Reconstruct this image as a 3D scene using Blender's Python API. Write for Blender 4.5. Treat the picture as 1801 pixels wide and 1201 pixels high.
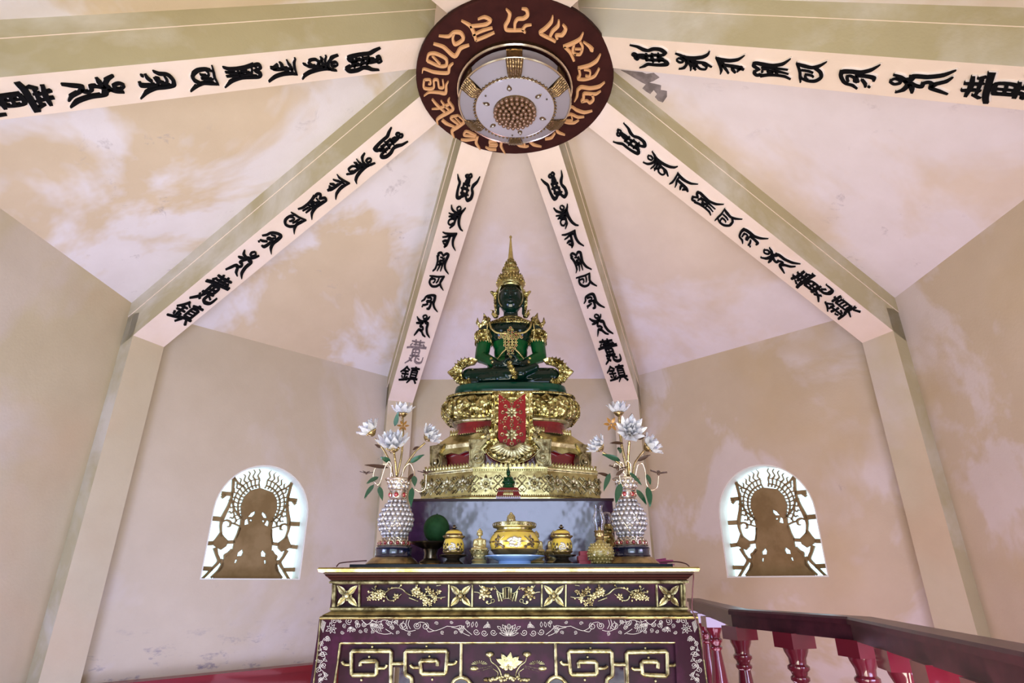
import bpy, bmesh, math, random
from math import sin, cos, pi, radians, sqrt, atan2, tan
from mathutils import Vector, Matrix
from mathutils.geometry import tessellate_polygon
random.seed(7)
SC = bpy.context.scene
COL = SC.collection
for o in list(bpy.data.objects): bpy.data.objects.remove(o)

# ------------------------------------------------------------------ camera
FPX = 1017.55
EYE = Vector((0.058051, -2.908611, 1.2))
RT = Vector((0.999924, 0.012264, -0.001314)); UP = Vector((0.005931, -0.384663, 0.923038)); FW = Vector((-0.010815, 0.922976, 0.384706))
cd = bpy.data.cameras.new('camera'); cam = bpy.data.objects.new('camera', cd); COL.objects.link(cam)
cd.sensor_width = 36; cd.lens = FPX/1801*36; cd.clip_start = .02; cd.clip_end = 200
m = Matrix((RT, UP, -FW)).transposed().to_4x4(); m.translation = EYE
cam.matrix_world = m
SC.camera = cam
# ------------------------------------------------------------------ light and exposure
w = bpy.data.worlds.new('sky'); SC.world = w; w.use_nodes = True
bg = w.node_tree.nodes['Background']
bg.inputs['Color'].default_value = (.74, .92, 1.0, 1); bg.inputs['Strength'].default_value = 2.6
def area(name, loc, aim, sx, sy, power, col):
    l = bpy.data.lights.new(name, 'AREA'); l.shape = 'RECTANGLE'; l.size = sx; l.size_y = sy; l.energy = power; l.color = col
    o = bpy.data.objects.new(name, l); COL.objects.link(o); o.location = loc
    o.rotation_euler = (Vector(aim)-Vector(loc)).to_track_quat('-Z', 'Y').to_euler()
    return o
# daylight entering through the open doorway behind the visitor
area('doorway_daylight', (.1, -3.12, 1.78), (.1, 1.2, 1.5), 1.0, .75, 17, (.56, .64, 1.0))
area('side_fill_left', (-1.95, -1.75, .80), (-2.0, 2.2, .75), 1.0, 1.3, 72, (.42, .48, 1.0))  # added out-of-view lamp, tints the lower left wall blue
area('side_fill_right', (1.95, -1.75, .85), (1.9, 2.4, .8), 1.0, 1.3, 36, (.66, .56, 1.0))  # its added counterpart, tints the lower right wall violet
# added lamps facing up near the floor, standing in for bounced light
for nm_, lo_, ai_, sx_, sy_, pw_, co_ in (('sunlit_floor_fill', (0, -1.75, .06), (0, -.2, 3.5), 2.6, 1.6, 104, (1.0, .93, .77)),
                                          ('right_floor_fill', (1.3, .9, .06), (1.2, 1.5, 3.0), 1.2, 1.4, 26, (.98, .64, .86)),
                                          ('left_floor_fill', (-1.3, .9, .06), (-1.2, 1.3, 3.0), 1.2, 1.4, 38, (.56, .60, 1.0))):
    area(nm_, lo_, ai_, sx_, sy_, pw_, co_).data.spread = radians(120 if 'sunlit' in nm_ else 180)
SC.view_settings.view_transform = 'Standard'; SC.view_settings.look = 'None'
SC.view_settings.gamma = 1; SC.view_settings.use_curve_mapping = False
SC.view_settings.exposure = 0.0

# ------------------------------------------------------------------ materials
def mat(name, col, rough=.6, metal=0, spec=.5, coat=0, trans=0, ior=1.45, emit=None, es=1, noise=None, bump=None, alpha=1):
    m = bpy.data.materials.new(name); m.use_nodes = True; nt = m.node_tree; b = nt.nodes['Principled BSDF']
    b.inputs['Base Color'].default_value = (*col, 1); b.inputs['Roughness'].default_value = rough
    b.inputs['Metallic'].default_value = metal; b.inputs['Specular IOR Level'].default_value = spec
    b.inputs['Coat Weight'].default_value = coat; b.inputs['Coat Roughness'].default_value = .05
    b.inputs['Transmission Weight'].default_value = trans; b.inputs['IOR'].default_value = ior
    b.inputs['Alpha'].default_value = alpha
    if emit: b.inputs['Emission Color'].default_value = (*emit, 1); b.inputs['Emission Strength'].default_value = es
    N = nt.nodes.new; L = nt.links.new
    if noise or bump:
        tc = N('ShaderNodeTexCoord')
    if noise:                       # (scale, second colour, low, high)
        sc, c2, lo, hi = noise
        n = N('ShaderNodeTexNoise'); n.inputs['Scale'].default_value = sc; n.inputs['Detail'].default_value = 6; n.inputs['Roughness'].default_value = .6
        L(tc.outputs['Object'], n.inputs['Vector'])
        r = N('ShaderNodeValToRGB'); r.color_ramp.elements[0].position = lo; r.color_ramp.elements[1].position = hi
        r.color_ramp.elements[0].color = (*col, 1); r.color_ramp.elements[1].color = (*c2, 1)
        L(n.outputs['Fac'], r.inputs['Fac']); L(r.outputs['Color'], b.inputs['Base Color'])
    if bump:                        # (kind, scale, strength, distance)
        kind, sc, st, di = bump
        n = N('ShaderNodeTexVoronoi' if kind == 'v' else 'ShaderNodeTexNoise'); n.inputs['Scale'].default_value = sc
        L(tc.outputs['Object'], n.inputs['Vector'])
        bp = N('ShaderNodeBump'); bp.inputs['Strength'].default_value = st; bp.inputs['Distance'].default_value = di
        L(n.outputs['Distance' if kind == 'v' else 'Fac'], bp.inputs['Height']); L(bp.outputs['Normal'], b.inputs['Normal'])
    return m

def plaster(name, base, patch, dirt, pscale=.8, plo=.5, phi=.56, warm=None, dlo=.66, dhi=.78, seed=0, zband=None):
    """painted plaster: patchy repaints with soft edges, mottling and grey mould spots"""
    m = bpy.data.materials.new(name); m.use_nodes = True; nt = m.node_tree; b = nt.nodes['Principled BSDF']
    N = nt.nodes.new; L = nt.links.new
    b.inputs['Roughness'].default_value = .75; b.inputs['Specular IOR Level'].default_value = .25
    g = N('ShaderNodeNewGeometry'); mp = N('ShaderNodeMapping'); mp.inputs['Location'].default_value = (seed, seed*.7, seed*1.3)
    L(g.outputs['Position'], mp.inputs['Vector'])
    def noise(sc, det, rough, dist=0):
        n = N('ShaderNodeTexNoise'); n.inputs['Scale'].default_value = sc; n.inputs['Detail'].default_value = det
        n.inputs['Roughness'].default_value = rough; n.inputs['Distortion'].default_value = dist
        L(mp.outputs['Vector'], n.inputs['Vector']); return n.outputs['Fac']
    def ramp(f, lo, hi):
        r = N('ShaderNodeMapRange'); r.inputs['From Min'].default_value = lo; r.inputs['From Max'].default_value = hi; r.clamp = True
        L(f, r.inputs['Value']); return r.outputs['Result']
    def mix(f, a, c):
        x = N('ShaderNodeMix'); x.data_type = 'RGBA'; L(f, x.inputs['Factor'])
        for v, i in ((a, 6), (c, 7)):
            if isinstance(v, tuple): x.inputs[i].default_value = (*v, 1)
            else: L(v, x.inputs[i])
        return x.outputs[2]
    c = mix(ramp(noise(pscale, 5, .62, .4), plo, phi), base, patch)
    if warm: c = mix(ramp(noise(pscale*1.7, 3, .5, .3), .5, .7), c, warm)
    mo = mix(ramp(noise(3.2, 4, .6), .35, .7), (.93, .92, .90), (1, 1, 1))
    x = N('ShaderNodeMix'); x.data_type = 'RGBA'; x.blend_type = 'MULTIPLY'; x.inputs['Factor'].default_value = 1
    L(c, x.inputs[6]); L(mo, x.inputs[7]); c = x.outputs[2]
    d = ramp(noise(5, 8, .72, .5), dlo, dhi)
    d2 = ramp(noise(.7, 2, .5), .5, .62)
    mm = N('ShaderNodeMath'); mm.operation = 'MULTIPLY'; L(d, mm.inputs[0]); L(d2, mm.inputs[1])
    fac = mm.outputs[0]
    if zband:                        # mould growing in a band just above the ledge
        s = N('ShaderNodeSeparateXYZ'); L(g.outputs['Position'], s.inputs[0])
        r = N('ShaderNodeMapRange'); r.inputs['From Min'].default_value = zband[0]; r.inputs['From Max'].default_value = zband[1]
        r.inputs['To Min'].default_value = 1; r.inputs['To Max'].default_value = 0; L(s.outputs['Z'], r.inputs['Value'])
        mz = N('ShaderNodeMapping'); mz.inputs['Scale'].default_value = (5, 5, 13); L(g.outputs['Position'], mz.inputs['Vector'])
        nn = N('ShaderNodeTexNoise'); nn.inputs['Scale'].default_value = 1; nn.inputs['Detail'].default_value = 8; nn.inputs['Roughness'].default_value = .7; L(mz.outputs['Vector'], nn.inputs['Vector'])
        a = N('ShaderNodeMath'); a.operation = 'MULTIPLY'; L(ramp(nn.outputs['Fac'], .56, .68), a.inputs[0]); L(r.outputs['Result'], a.inputs[1])
        q = N('ShaderNodeMath'); q.operation = 'MAXIMUM'; L(fac, q.inputs[0]); L(a.outputs[0], q.inputs[1]); fac = q.outputs[0]
    c = mix(fac, c, dirt)
    L(c, b.inputs['Base Color'])
    bn = N('ShaderNodeBump'); bn.inputs['Strength'].default_value = .25; bn.inputs['Distance'].default_value = .004
    L(noise(60, 3, .6), bn.inputs['Height']); L(bn.outputs['Normal'], b.inputs['Normal'])
    return m

M = {}
M['wall'] = plaster('wall_plaster', (.60, .51, .33), (.64, .55, .43), (.26, .25, .25), .7, .50, .60, warm=(.61, .48, .30), seed=3)
M['wall_r'] = plaster('wall_plaster_pinkish', (.61, .49, .33), (.69, .59, .50), (.34, .26, .24), .9, .52, .58, warm=(.59, .46, .28), seed=9)
M['wall_l'] = plaster('wall_plaster_mouldy', (.59, .49, .34), (.64, .55, .45), (.13, .115, .18), .7, .50, .60, seed=5, zband=(.60, .95))
M['ceil'] = plaster('ceiling_plaster', (.66, .52, .34), (.76, .69, .64), (.40, .33, .30), .8, .45, .54, seed=1.7, dlo=.60, dhi=.74)
M['ceil_r'] = plaster('ceiling_plaster_pinkish', (.72, .59, .46), (.78, .69, .65), (.40, .33, .32), .7, .40, .52, seed=14, dlo=.60, dhi=.74)
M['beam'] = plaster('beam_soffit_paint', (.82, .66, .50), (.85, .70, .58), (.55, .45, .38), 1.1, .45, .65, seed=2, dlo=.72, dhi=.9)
M['side'] = plaster('olive_beam_paint_column_shade', (.50, .44, .26), (.66, .62, .50), (.30, .27, .20), 1.1, .46, .62, seed=6, dlo=.72, dhi=.9)
M['floor'] = mat('floor_red_tile', (.36, .24, .20), .35)
M['ink'] = mat('black_enamel', (.003, .003, .0035), .7, spec=.12)
M['ink_grey'] = mat('flaked_character_underlay', (.16, .12, .11), .8, noise=(40, (.26, .20, .18), .4, .6))
M['halo'] = mat('pale_character_edge', (.78, .68, .58), .8)
M['peel'] = mat('bare_mortar', (.17, .135, .12), .9, noise=(14, (.27, .22, .20), .4, .6))
M['maroon'] = mat('disc_maroon_paint', (.030, .007, .005), .7, spec=.15, noise=(9, (.042, .010, .007), .4, .6))
M['ochre'] = mat('ochre_gold_paint', (.62, .33, .14), .5)
M['gold'] = mat('gold_leaf_carved', (.50, .42, .17), .25, .9, noise=(26, (.13, .09, .02), .42, .60), bump=('v', 46, 1, .014))
M['gold_s'] = mat('gold_leaf_smooth', (.50, .42, .18), .24, .9, noise=(12, (.19, .13, .04), .42, .66), bump=('n', 20, .3, .006))
M['gold_p'] = mat('pale_gilt_paint', (.42, .36, .19), .28, .8, noise=(34, (.10, .07, .03), .44, .62), bump=('n', 60, .5, .003))
M['gold_d'] = mat('dark_gilt_paint', (.26, .19, .07), .34, .6, noise=(18, (.07, .04, .015), .42, .64))
M['jade'] = mat('green_glass_paste', (.0006, .010, .006), .05, spec=.32, noise=(4, (.0006, .006, .004), .4, .6))
M['jade_b'] = mat('bright_green_glass', (.001, .060, .012), .12, spec=.3, noise=(6, (.001, .03, .008), .4, .6))
M['jade_c'] = mat('green_glass_cushion', (.001, .030, .016), .08, spec=.35)
M['purple'] = mat('purple_lacquer', (.030, .008, .024), .15, spec=.9, noise=(7, (.06, .02, .055), .55, .75), bump=('n', 12, .30, .012))
M['panel'] = mat('maroon_lacquer_panel', (.016, .0015, .007), .28, spec=.25, noise=(12, (.035, .004, .020), .5, .7))
M['brown'] = mat('dark_red_brown_lacquer', (.022, .005, .004), .38, spec=.25)
M['black'] = mat('black_glass', (.006, .008, .014), .22, spec=.25)
M['red'] = mat('red_lacquer', (.15, .004, .008), .2, coat=.8, noise=(10, (.08, .002, .005), .45, .65))
M['cloth'] = mat('red_enamel_cloth', (.15, .005, .005), .5, spec=.2)
M['rail'] = mat('dark_red_rail_paint', (.060, .014, .022), .30, spec=.45, noise=(16, (.04, .010, .016), .4, .6))
M['baluster'] = mat('glossy_red_baluster_paint', (.13, .010, .020), .14, coat=1)
M['ledge'] = mat('red_ledge_paint', (.19, .006, .010), .3, coat=.3)
M['brass'] = mat('dull_brass', (.42, .30, .13), .25, .9, noise=(18, (.16, .10, .05), .45, .7))
M['bronze'] = mat('dark_bronze', (.12, .09, .06), .22, .9)
M['lamp_b'] = mat('lamp_antique_bronze', (.20, .13, .06), .28, .85, bump=('v', 60, .5, .006))
M['rosegold'] = mat('lamp_pale_gold_rim', (.70, .56, .40), .2, .9)
M['frost'] = mat('frosted_lamp_glass', (.28, .25, .26), .3, spec=.4)
M['opal'] = mat('opal_lamp_glass', (.38, .35, .38), .08, coat=.8)
M['amber'] = mat('amber_crystal', (.20, .10, .05), .1, .3, coat=1)
M['silver'] = mat('pearl_drop', (.50, .46, .40), .15, .7)
M['crystal'] = mat('clear_crystal', (.80, .79, .82), .10, spec=.8, trans=.62, ior=1.5, coat=.5)
M['bead'] = mat('crystal_bead', (.36, .33, .34), .06, .45, spec=.8, coat=1)
M['gem'] = mat('red_gem', (.22, .004, .008), .08, coat=1)
M['leaf'] = mat('green_enamel_leaf', (.015, .060, .030), .2, .3, coat=.6)
M['leaf_d'] = mat('dark_brown_leaf', (.06, .030, .018), .3, .5)
M['petal_b'] = mat('amber_brown_petal', (.30, .14, .03), .25, .4)
M['navy'] = mat('navy_black_drum', (.008, .010, .030), .15, coat=1)
M['enamel'] = mat('yellow_enamel', (.52, .36, .05), .15, spec=.6, coat=.5)
M['plate'] = mat('pale_blue_porcelain', (.25, .38, .66), .12, coat=1)
M['melon'] = mat('green_melon_rind', (.008, .038, .010), .7, spec=.2, noise=(40, (.014, .055, .016), .4, .6))
M['mauve'] = mat('purple_incense', (.25, .03, .10), .6)
M['packet'] = mat('red_paper_packet', (.40, .02, .035), .45)
M['cream'] = mat('cream_gold_figurine', (.50, .40, .18), .3, .7)
M['wire'] = mat('brown_cable', (.08, .02, .02), .4)
M['paper'] = mat('pale_blue_cloth', (.35, .50, .55), .7)
M['grille'] = mat('brown_window_tracery', (.20, .125, .04), .6, noise=(5, (.27, .18, .07), .4, .6))
M['frame'] = mat('pale_window_reveal', (.80, .78, .66), .5)
M['yelglass'] = mat('amber_pressed_glass', (.30, .22, .06), .08, .2, coat=1, bump=('v', 70, .8, .006))
def glass_mat(name, tint, refl):
    m = bpy.data.materials.new(name); m.use_nodes = True; nt = m.node_tree; nt.nodes.clear(); N = nt.nodes.new; L = nt.links.new
    o = N('ShaderNodeOutputMaterial'); t = N('ShaderNodeBsdfTransparent'); t.inputs[0].default_value = (*tint, 1)
    g = N('ShaderNodeBsdfGlossy'); g.inputs['Roughness'].default_value = .05
    lw = N('ShaderNodeLayerWeight'); lw.inputs[0].default_value = refl
    x = N('ShaderNodeMixShader'); L(lw.outputs['Facing'], x.inputs[0]); L(t.outputs[0], x.inputs[1]); L(g.outputs[0], x.inputs[2]); L(x.outputs[0], o.inputs[0])
    return m
M['pane'] = glass_mat('window_glass', (.90, .97, 1.0), .08)
M['clear'] = glass_mat('lamp_chimney_glass', (.93, .94, .95), .35)

# ------------------------------------------------------------------ mesh helpers
def tag(o, label=None, cat=None, group=None, kind=None):
    if label: o['label'] = label
    if cat: o['category'] = cat
    if group: o['group'] = group
    if kind: o['kind'] = kind
    return o
def empty(name, loc=(0, 0, 0), label=None, cat=None, group=None):
    o = bpy.data.objects.new(name, None); COL.objects.link(o); o.location = loc; o.empty_display_size = .05
    return tag(o, label, cat, group)
bpy_dg = None
def local(o, parent):
    """parent a mesh whose vertices are in world space to an Empty or part placed in the room"""
    o.parent = parent
    o.matrix_parent_inverse = Matrix.Translation(parent.location).inverted()
    return o
class B:
    def __init__(s): s.v = []; s.f = []; s.mi = []; s.k = 0
    def add(s, vs, fs, mi=0):
        n = len(s.v); s.v += [tuple(v) for v in vs]; s.f += [tuple(i+n for i in f) for f in fs]; s.mi += [mi]*len(fs)
        return s
    def box(s, x0, x1, y0, y1, z0, z1, mi=0):
        vs = [(x, y, z) for z in (z0, z1) for y in (y0, y1) for x in (x0, x1)]
        return s.add(vs, [(0, 2, 3, 1), (4, 5, 7, 6), (0, 1, 5, 4), (2, 6, 7, 3), (0, 4, 6, 2), (1, 3, 7, 5)], mi)
    def hexa(s, lo, hi, mi=0):      # lo, hi: 4 points each, same winding
        fs = [(3, 2, 1, 0), (4, 5, 6, 7)] + [(i, (i+1) % 4, (i+1) % 4+4, i+4) for i in range(4)]
        return s.add(list(lo)+list(hi), fs, mi)
    def lathe(s, prof, c=(0, 0), seg=24, rot=0, sx=1, sy=1, closed=True, mi=0, sq=0):
        vs = []; n = len(prof)
        for i in range(seg):
            a = rot+2*pi*i/seg
            q_ = (abs(cos(a))**sq+abs(sin(a))**sq)**(-1/sq) if sq else 1
            for r, z in prof: r *= q_; vs.append((c[0]+sx*r*cos(a), c[1]+sy*r*sin(a), z))
        fs = []
        for i in range(seg):
            j = (i+1) % seg
            for k in range(n-1): fs.append((i*n+k, j*n+k, j*n+k+1, i*n+k+1))
        if closed:
            if prof[0][0] > 1e-5: fs.append(tuple(i*n for i in range(seg))[::-1])
            if prof[-1][0] > 1e-5: fs.append(tuple(i*n+n-1 for i in range(seg)))
        return s.add(vs, fs, mi)
    def tube(s, pts, rad, seg=8, mi=0, flat=1.0):
        pts = [Vector(p) for p in pts]; n = len(pts)
        if not hasattr(rad, '__len__'): rad = [rad]*n
        vs = []; prev = None
        for i, p in enumerate(pts):
            d = (pts[min(i+1, n-1)]-pts[max(i-1, 0)]).normalized()
            if prev is None:
                u = d.orthogonal().normalized()
            else:
                u = (prev-d*prev.dot(d)); u = u.normalized() if u.length > 1e-6 else d.orthogonal().normalized()
            prev = u; w_ = d.cross(u)
            for k in range(seg):
                a = 2*pi*k/seg; vs.append(p+(u*cos(a)+w_*sin(a)*flat)*rad[i])
        fs = [(i*seg+k, i*seg+(k+1) % seg, (i+1)*seg+(k+1) % seg, (i+1)*seg+k) for i in range(n-1) for k in range(seg)]
        fs += [tuple(range(seg))[::-1], tuple((n-1)*seg+k for k in range(seg))]
        return s.add(vs, fs, mi)
    def ball(s, c, r, seg=8, rings=5, sc=(1, 1, 1), R=None, mi=0):
        vs = []; c = Vector(c)
        for i in range(1, rings):
            th = pi*i/rings
            for k in range(seg):
                a = 2*pi*k/seg; p = Vector((r*sc[0]*sin(th)*cos(a), r*sc[1]*sin(th)*sin(a), r*sc[2]*cos(th)))
                vs.append(c+(R @ p if R else p))
        for z in (r*sc[2], -r*sc[2]):
            p = Vector((0, 0, z)); vs.append(c+(R @ p if R else p))
        t = len(vs)-2; fs = []
        for i in range(rings-2):
            for k in range(seg):
                fs.append((i*seg+k, (i+1)*seg+k, (i+1)*seg+(k+1) % seg, i*seg+(k+1) % seg))
        for k in range(seg):
            fs.append((t, k, (k+1) % seg)); fs.append((t+1, (rings-2)*seg+(k+1) % seg, (rings-2)*seg+k))
        return s.add(vs, fs, mi)
    def ribbon(s, mp, pts, wid, h, mi=0, smooth=True, ridge=.55):
        """a raised brush stroke on a surface; mp(x, y, off) -> point; widths in the same units as pts"""
        if smooth and len(pts) > 2: pts, wid = crom(pts, wid)
        n = len(pts); vs = []
        if not hasattr(wid, '__len__'): wid = [wid]*n
        for i in range(n):
            a = pts[max(i-1, 0)]; c = pts[min(i+1, n-1)]
            dx, dy = c[0]-a[0], c[1]-a[1]; l = sqrt(dx*dx+dy*dy) or 1; nx, ny = -dy/l, dx/l; h2 = wid[i]/2
            x, y = pts[i]
            for q, o in ((1, 0), (ridge, h), (-ridge, h), (-1, 0)):
                vs.append(mp(x+nx*h2*q, y+ny*h2*q, o))
        fs = [(i*4+k, i*4+k+1, (i+1)*4+k+1, (i+1)*4+k) for i in range(n-1) for k in range(3)]
        fs += [(3, 2, 1, 0), tuple((n-1)*4+k for k in range(4))]
        return s.add(vs, fs, mi)
    def plate(s, mp, loops, h, mi=0):
        """flat plate with holes: loops of 2-D points, front at off=h, back at off=0"""
        flat = [p for lp in loops for p in lp]
        tris = tessellate_polygon([[Vector((p[0], p[1], 0)) for p in lp] for lp in loops])
        n = len(flat); vs = [mp(p[0], p[1], h) for p in flat]+[mp(p[0], p[1], 0) for p in flat]
        fs = [tuple(t) for t in tris]+[tuple(i+n for i in t[::-1]) for t in tris]; k = 0
        for lp in loops:
            m_ = len(lp)
            for i in range(m_): a, b_ = k+i, k+(i+1) % m_; fs.append((a, b_, b_+n, a+n))
            k += m_
        return s.add(vs, fs, mi)
    def leaf(s, a, b_, wd, nrm, curl=0, th=.001, mi=0, seg=6, pointy=1.0, cup=.25):
        """a leaf or petal from a to b_, width wd, facing nrm"""
        a = Vector(a); b_ = Vector(b_); d = b_-a; nrm = Vector(nrm); sd = d.cross(nrm)
        if sd.length < 1e-7: sd = d.orthogonal()
        sd.normalize(); nn = sd.cross(d).normalized(); vs = []
        for i in range(seg+1):
            t = i/seg; wv = wd/2*sin(pi*t**.75)**.8*(1-.15*t)*pointy if 0 < t < 1 else wd*.03
            c = a+d*t+nn*curl*sin(pi*t*.5)**2
            vs += [c-sd*wv+nn*wv*cup, c-nn*th, c+sd*wv+nn*wv*cup, c+nn*(th*1.5)]
        fs = [(i*4+k, i*4+(k+1) % 4, (i+1)*4+(k+1) % 4, (i+1)*4+k) for i in range(seg) for k in range(4)]
        fs += [(3, 2, 1, 0), tuple(seg*4+k for k in range(4))]
        return s.add(vs, fs, mi)
    def mesh(s, name, mats, smooth=False, fix=True):
        me = bpy.data.meshes.new(name); me.from_pydata(s.v, [], s.f)
        for mm_ in (mats if isinstance(mats, (list, tuple)) else [mats]): me.materials.append(M[mm_] if isinstance(mm_, str) else mm_)
        me.polygons.foreach_set('material_index', s.mi)
        if fix:
            bm = bmesh.new(); bm.from_mesh(me); bmesh.ops.recalc_face_normals(bm, faces=bm.faces); bm.to_mesh(me); bm.free()
        if smooth:
            me.polygons.foreach_set('use_smooth', [True]*len(me.polygons))
            me.set_sharp_from_angle(angle=radians(smooth if smooth is not True else 50))
        me.update(); return me
    def obj(s, name, mats, parent=None, smooth=False, kind=None, label=None, fix=True):
        o = bpy.data.objects.new(name, s.mesh(name, mats, smooth, fix)); COL.objects.link(o)
        if parent: local(o, parent)
        return tag(o, label, kind=kind)
def crom(pts, wid, k=5):
    n = len(pts)
    if not hasattr(wid, '__len__'): wid = [wid]*n
    P = []; W_ = []
    for i in range(n-1):
        p0, p1, p2, p3 = pts[max(i-1, 0)], pts[i], pts[i+1], pts[min(i+2, n-1)]
        D = len(p1); sl = sqrt(sum((p2[q]-p1[q])**2 for q in range(D))) or 1e-9
        def tang(a, c):                  # tangents kept short, so corners stay crisp
            v = [.5*(c[q]-a[q]) for q in range(D)]; l = sqrt(sum(x*x for x in v)) or 1e-9; f_ = min(1, .75*sl/l)
            return [x*f_ for x in v]
        m1, m2 = tang(p0, p2), tang(p1, p3)
        for j in range(k):
            t = j/k; t2 = t*t; t3 = t2*t; h1, h2, h3, h4 = 2*t3-3*t2+1, t3-2*t2+t, -2*t3+3*t2, t3-t2
            P.append(tuple(h1*p1[q]+h2*m1[q]+h3*p2[q]+h4*m2[q] for q in range(D)))
            W_.append(wid[i]*(1-t)+wid[i+1]*t)
    P.append(tuple(pts[-1])); W_.append(wid[-1]); return P, W_
def crom3(pts, wid, k=4): return crom(pts, wid, k)
def hit(px, py, P0, n):              # where the sight line of a measured point meets a plane of the room
    d = FW+RT*((px-900.5)/FPX)-UP*((py-600.5)/FPX)
    return EYE+d*((P0-EYE).dot(n)/d.dot(n))
def at(px, py, Y): return hit(px, py, Vector((0, Y, 0)), Vector((0, 1, 0)))
def mpp(Y, z=1.2): return (((Y-EYE.y)*FW.y+(z-EYE.z)*FW.z)/FPX)
def plane_map(P0, n):
    P0 = Vector(P0); n = Vector(n).normalized()
    return lambda x, y, o: hit(x, y, P0, n)+n*o
def front(Y): return plane_map((0, Y, 0), (0, -1, 0))
def rad(a, r, t, z): return Vector((sin(a)*r+cos(a)*t, cos(a)*r-sin(a)*t, z))
def dup(o, parent=None, M_=None):
    c = o.copy(); COL.objects.link(c)
    if parent: c.parent = parent
    return c

# ------------------------------------------------------------------ the room: octagon
AP = 2.93; HW = 3.20; SL = .579; SLF = SL/cos(radians(22.5)); HALF = AP*tan(radians(22.5)); TH = .14
NAMES = {0: 'wall_back', 45: 'wall_back_right', 90: 'wall_right', 135: 'wall_front_right', 180: 'wall_front', -135: 'wall_front_left', -90: 'wall_left', -45: 'wall_back_left'}
fl = B(); fl.lathe([(0.0, -.1), (3.5, -.1), (3.5, 0), (0, 0)], seg=8, rot=radians(22.5), closed=False); fl.obj('floor', 'floor', kind='structure')
def wall_map(deg, ap):
    a = radians(deg)
    return lambda u, z, o: rad(a, ap-o, u, z)
def arch(w0, w1, z0, zs, n=20):
    c = (w0+w1)/2; r = (w1-w0)/2
    return [(w0, z0), (w1, z0)]+[(c+r*cos(pi*i/n), zs+r*sin(pi*i/n)) for i in range(n+1)]
WINS = {-45: (-.405, .392, 1.222, 1.735), 45: (-.392, .415, 1.235, 1.72)}
for deg, nm in NAMES.items():
    b = B(); mp = wall_map(deg, AP+TH)
    lp = [[(-HALF-.02, 0), (HALF+.02, 0), (HALF+.02, HW+.05), (-HALF-.02, HW+.05)]]
    if deg in WINS: w0, w1, z0, zs = WINS[deg]; lp.append(arch(w0, w1, z0, zs))
    if abs(deg) == 135: lp.append([(-.6, .02), (.6, .02), (.6, 2.1), (-.6, 2.1)])
    if deg == 180: lp.append([(-.95, .02), (.95, .02), (.95, 2.3), (-.95, 2.3)])
    b.plate(mp, lp, TH)
    b.obj(nm, 'wall_l' if deg in (-45,) else ('wall_r' if deg > 0 else 'wall'), kind='structure')
for k, deg in enumerate((0, 45, 90, 135, 180, -135, -90, -45)):
    a = radians(deg); b = B(); r1, r0 = AP+.02, .5
    z1 = HW-SLF*.02; z0 = HW+SLF*(AP-r0); t1 = r1*tan(radians(22.5)); t0 = r0*tan(radians(22.5))
    lo = [rad(a, r1, -t1, z1), rad(a, r1, t1, z1), rad(a, r0, t0, z0), rad(a, r0, -t0, z0)]
    b.hexa(lo, [p+Vector((0, 0, .12)) for p in lo])
    b.obj('ceiling', 'ceil_r' if deg >= 0 else 'ceil', kind='structure')
bw = .127
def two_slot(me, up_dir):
    """slot 1 (beam side paint, column shading) for faces turned sideways, slot 0 for the face turned to the room"""
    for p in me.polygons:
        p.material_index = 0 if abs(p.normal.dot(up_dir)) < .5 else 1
# columns, beams
BZ = 2.91
GLY = {}
def G(name, *strokes): GLY[name] = strokes
G('winged', [(44, 94, 5), (38, 89, 6), (43, 84, 6), (50, 87, 6), (49, 93, 5), (44, 94, 5)], [(50, 93, 5), (58, 98, 6), (64, 92, 6), (59, 87, 6), (51, 88, 6)],
  [(54, 86, 10), (48, 70, 12), (50, 60, 9)], [(58, 86, 6), (60, 70, 8), (58, 55, 8), (64, 35, 9), (58, 20, 12)], [(36, 62, 4), (50, 62, 10), (68, 60, 5)], [(40, 66, 6), (42, 48, 9), (44, 30, 9), (50, 16, 14)],
  [(32, 46, 4), (50, 47, 9), (70, 44, 5)], [(36, 30, 5), (52, 30, 8), (68, 28, 5)],
  [(3, 88, 2), (12, 74, 8), (22, 62, 10), (22, 46, 9), (24, 28, 10), (30, 12, 13), (42, 14, 10), (46, 26, 6), (40, 32, 3)],
  [(97, 98, 2), (92, 78, 8), (82, 64, 12), (80, 52, 9), (88, 38, 11), (88, 20, 12), (76, 10, 11), (66, 18, 8), (66, 28, 6), (74, 28, 3)])
G('figure', [(50, 98, 4), (42, 90, 6), (46, 80, 6), (56, 81, 6), (60, 90, 6), (52, 98, 4)], [(12, 96, 3), (20, 80, 9), (40, 70, 8), (58, 72, 9), (72, 82, 9), (80, 98, 3)],
  [(70, 78, 8), (64, 66, 15), (66, 45, 13), (74, 22, 11), (86, 8, 8), (100, 2, 2)], [(10, 62, 3), (30, 60, 6), (60, 68, 8)], [(14, 48, 4), (34, 52, 8), (58, 60, 9)],
  [(54, 60, 10), (50, 40, 9), (48, 20, 10), (34, 1, 3)], [(46, 40, 5), (34, 42, 6), (22, 34, 6), (22, 20, 6), (34, 16, 6), (44, 26, 5)], [(20, 54, 4), (34, 44, 7), (50, 48, 6)])
G('flag', [(4, 88, 3), (22, 84, 9), (50, 88, 9), (80, 97, 5)], [(76, 94, 8), (70, 76, 14), (70, 50, 12), (78, 24, 10), (98, 1, 2)], [(10, 60, 4), (26, 66, 8), (44, 76, 10), (66, 80, 8)],
  [(48, 80, 11), (46, 50, 12), (42, 24, 15), (34, 6, 6)], [(16, 36, 5), (30, 44, 12), (44, 44, 12)], [(22, 30, 4), (36, 22, 13), (44, 14, 8)])
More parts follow.
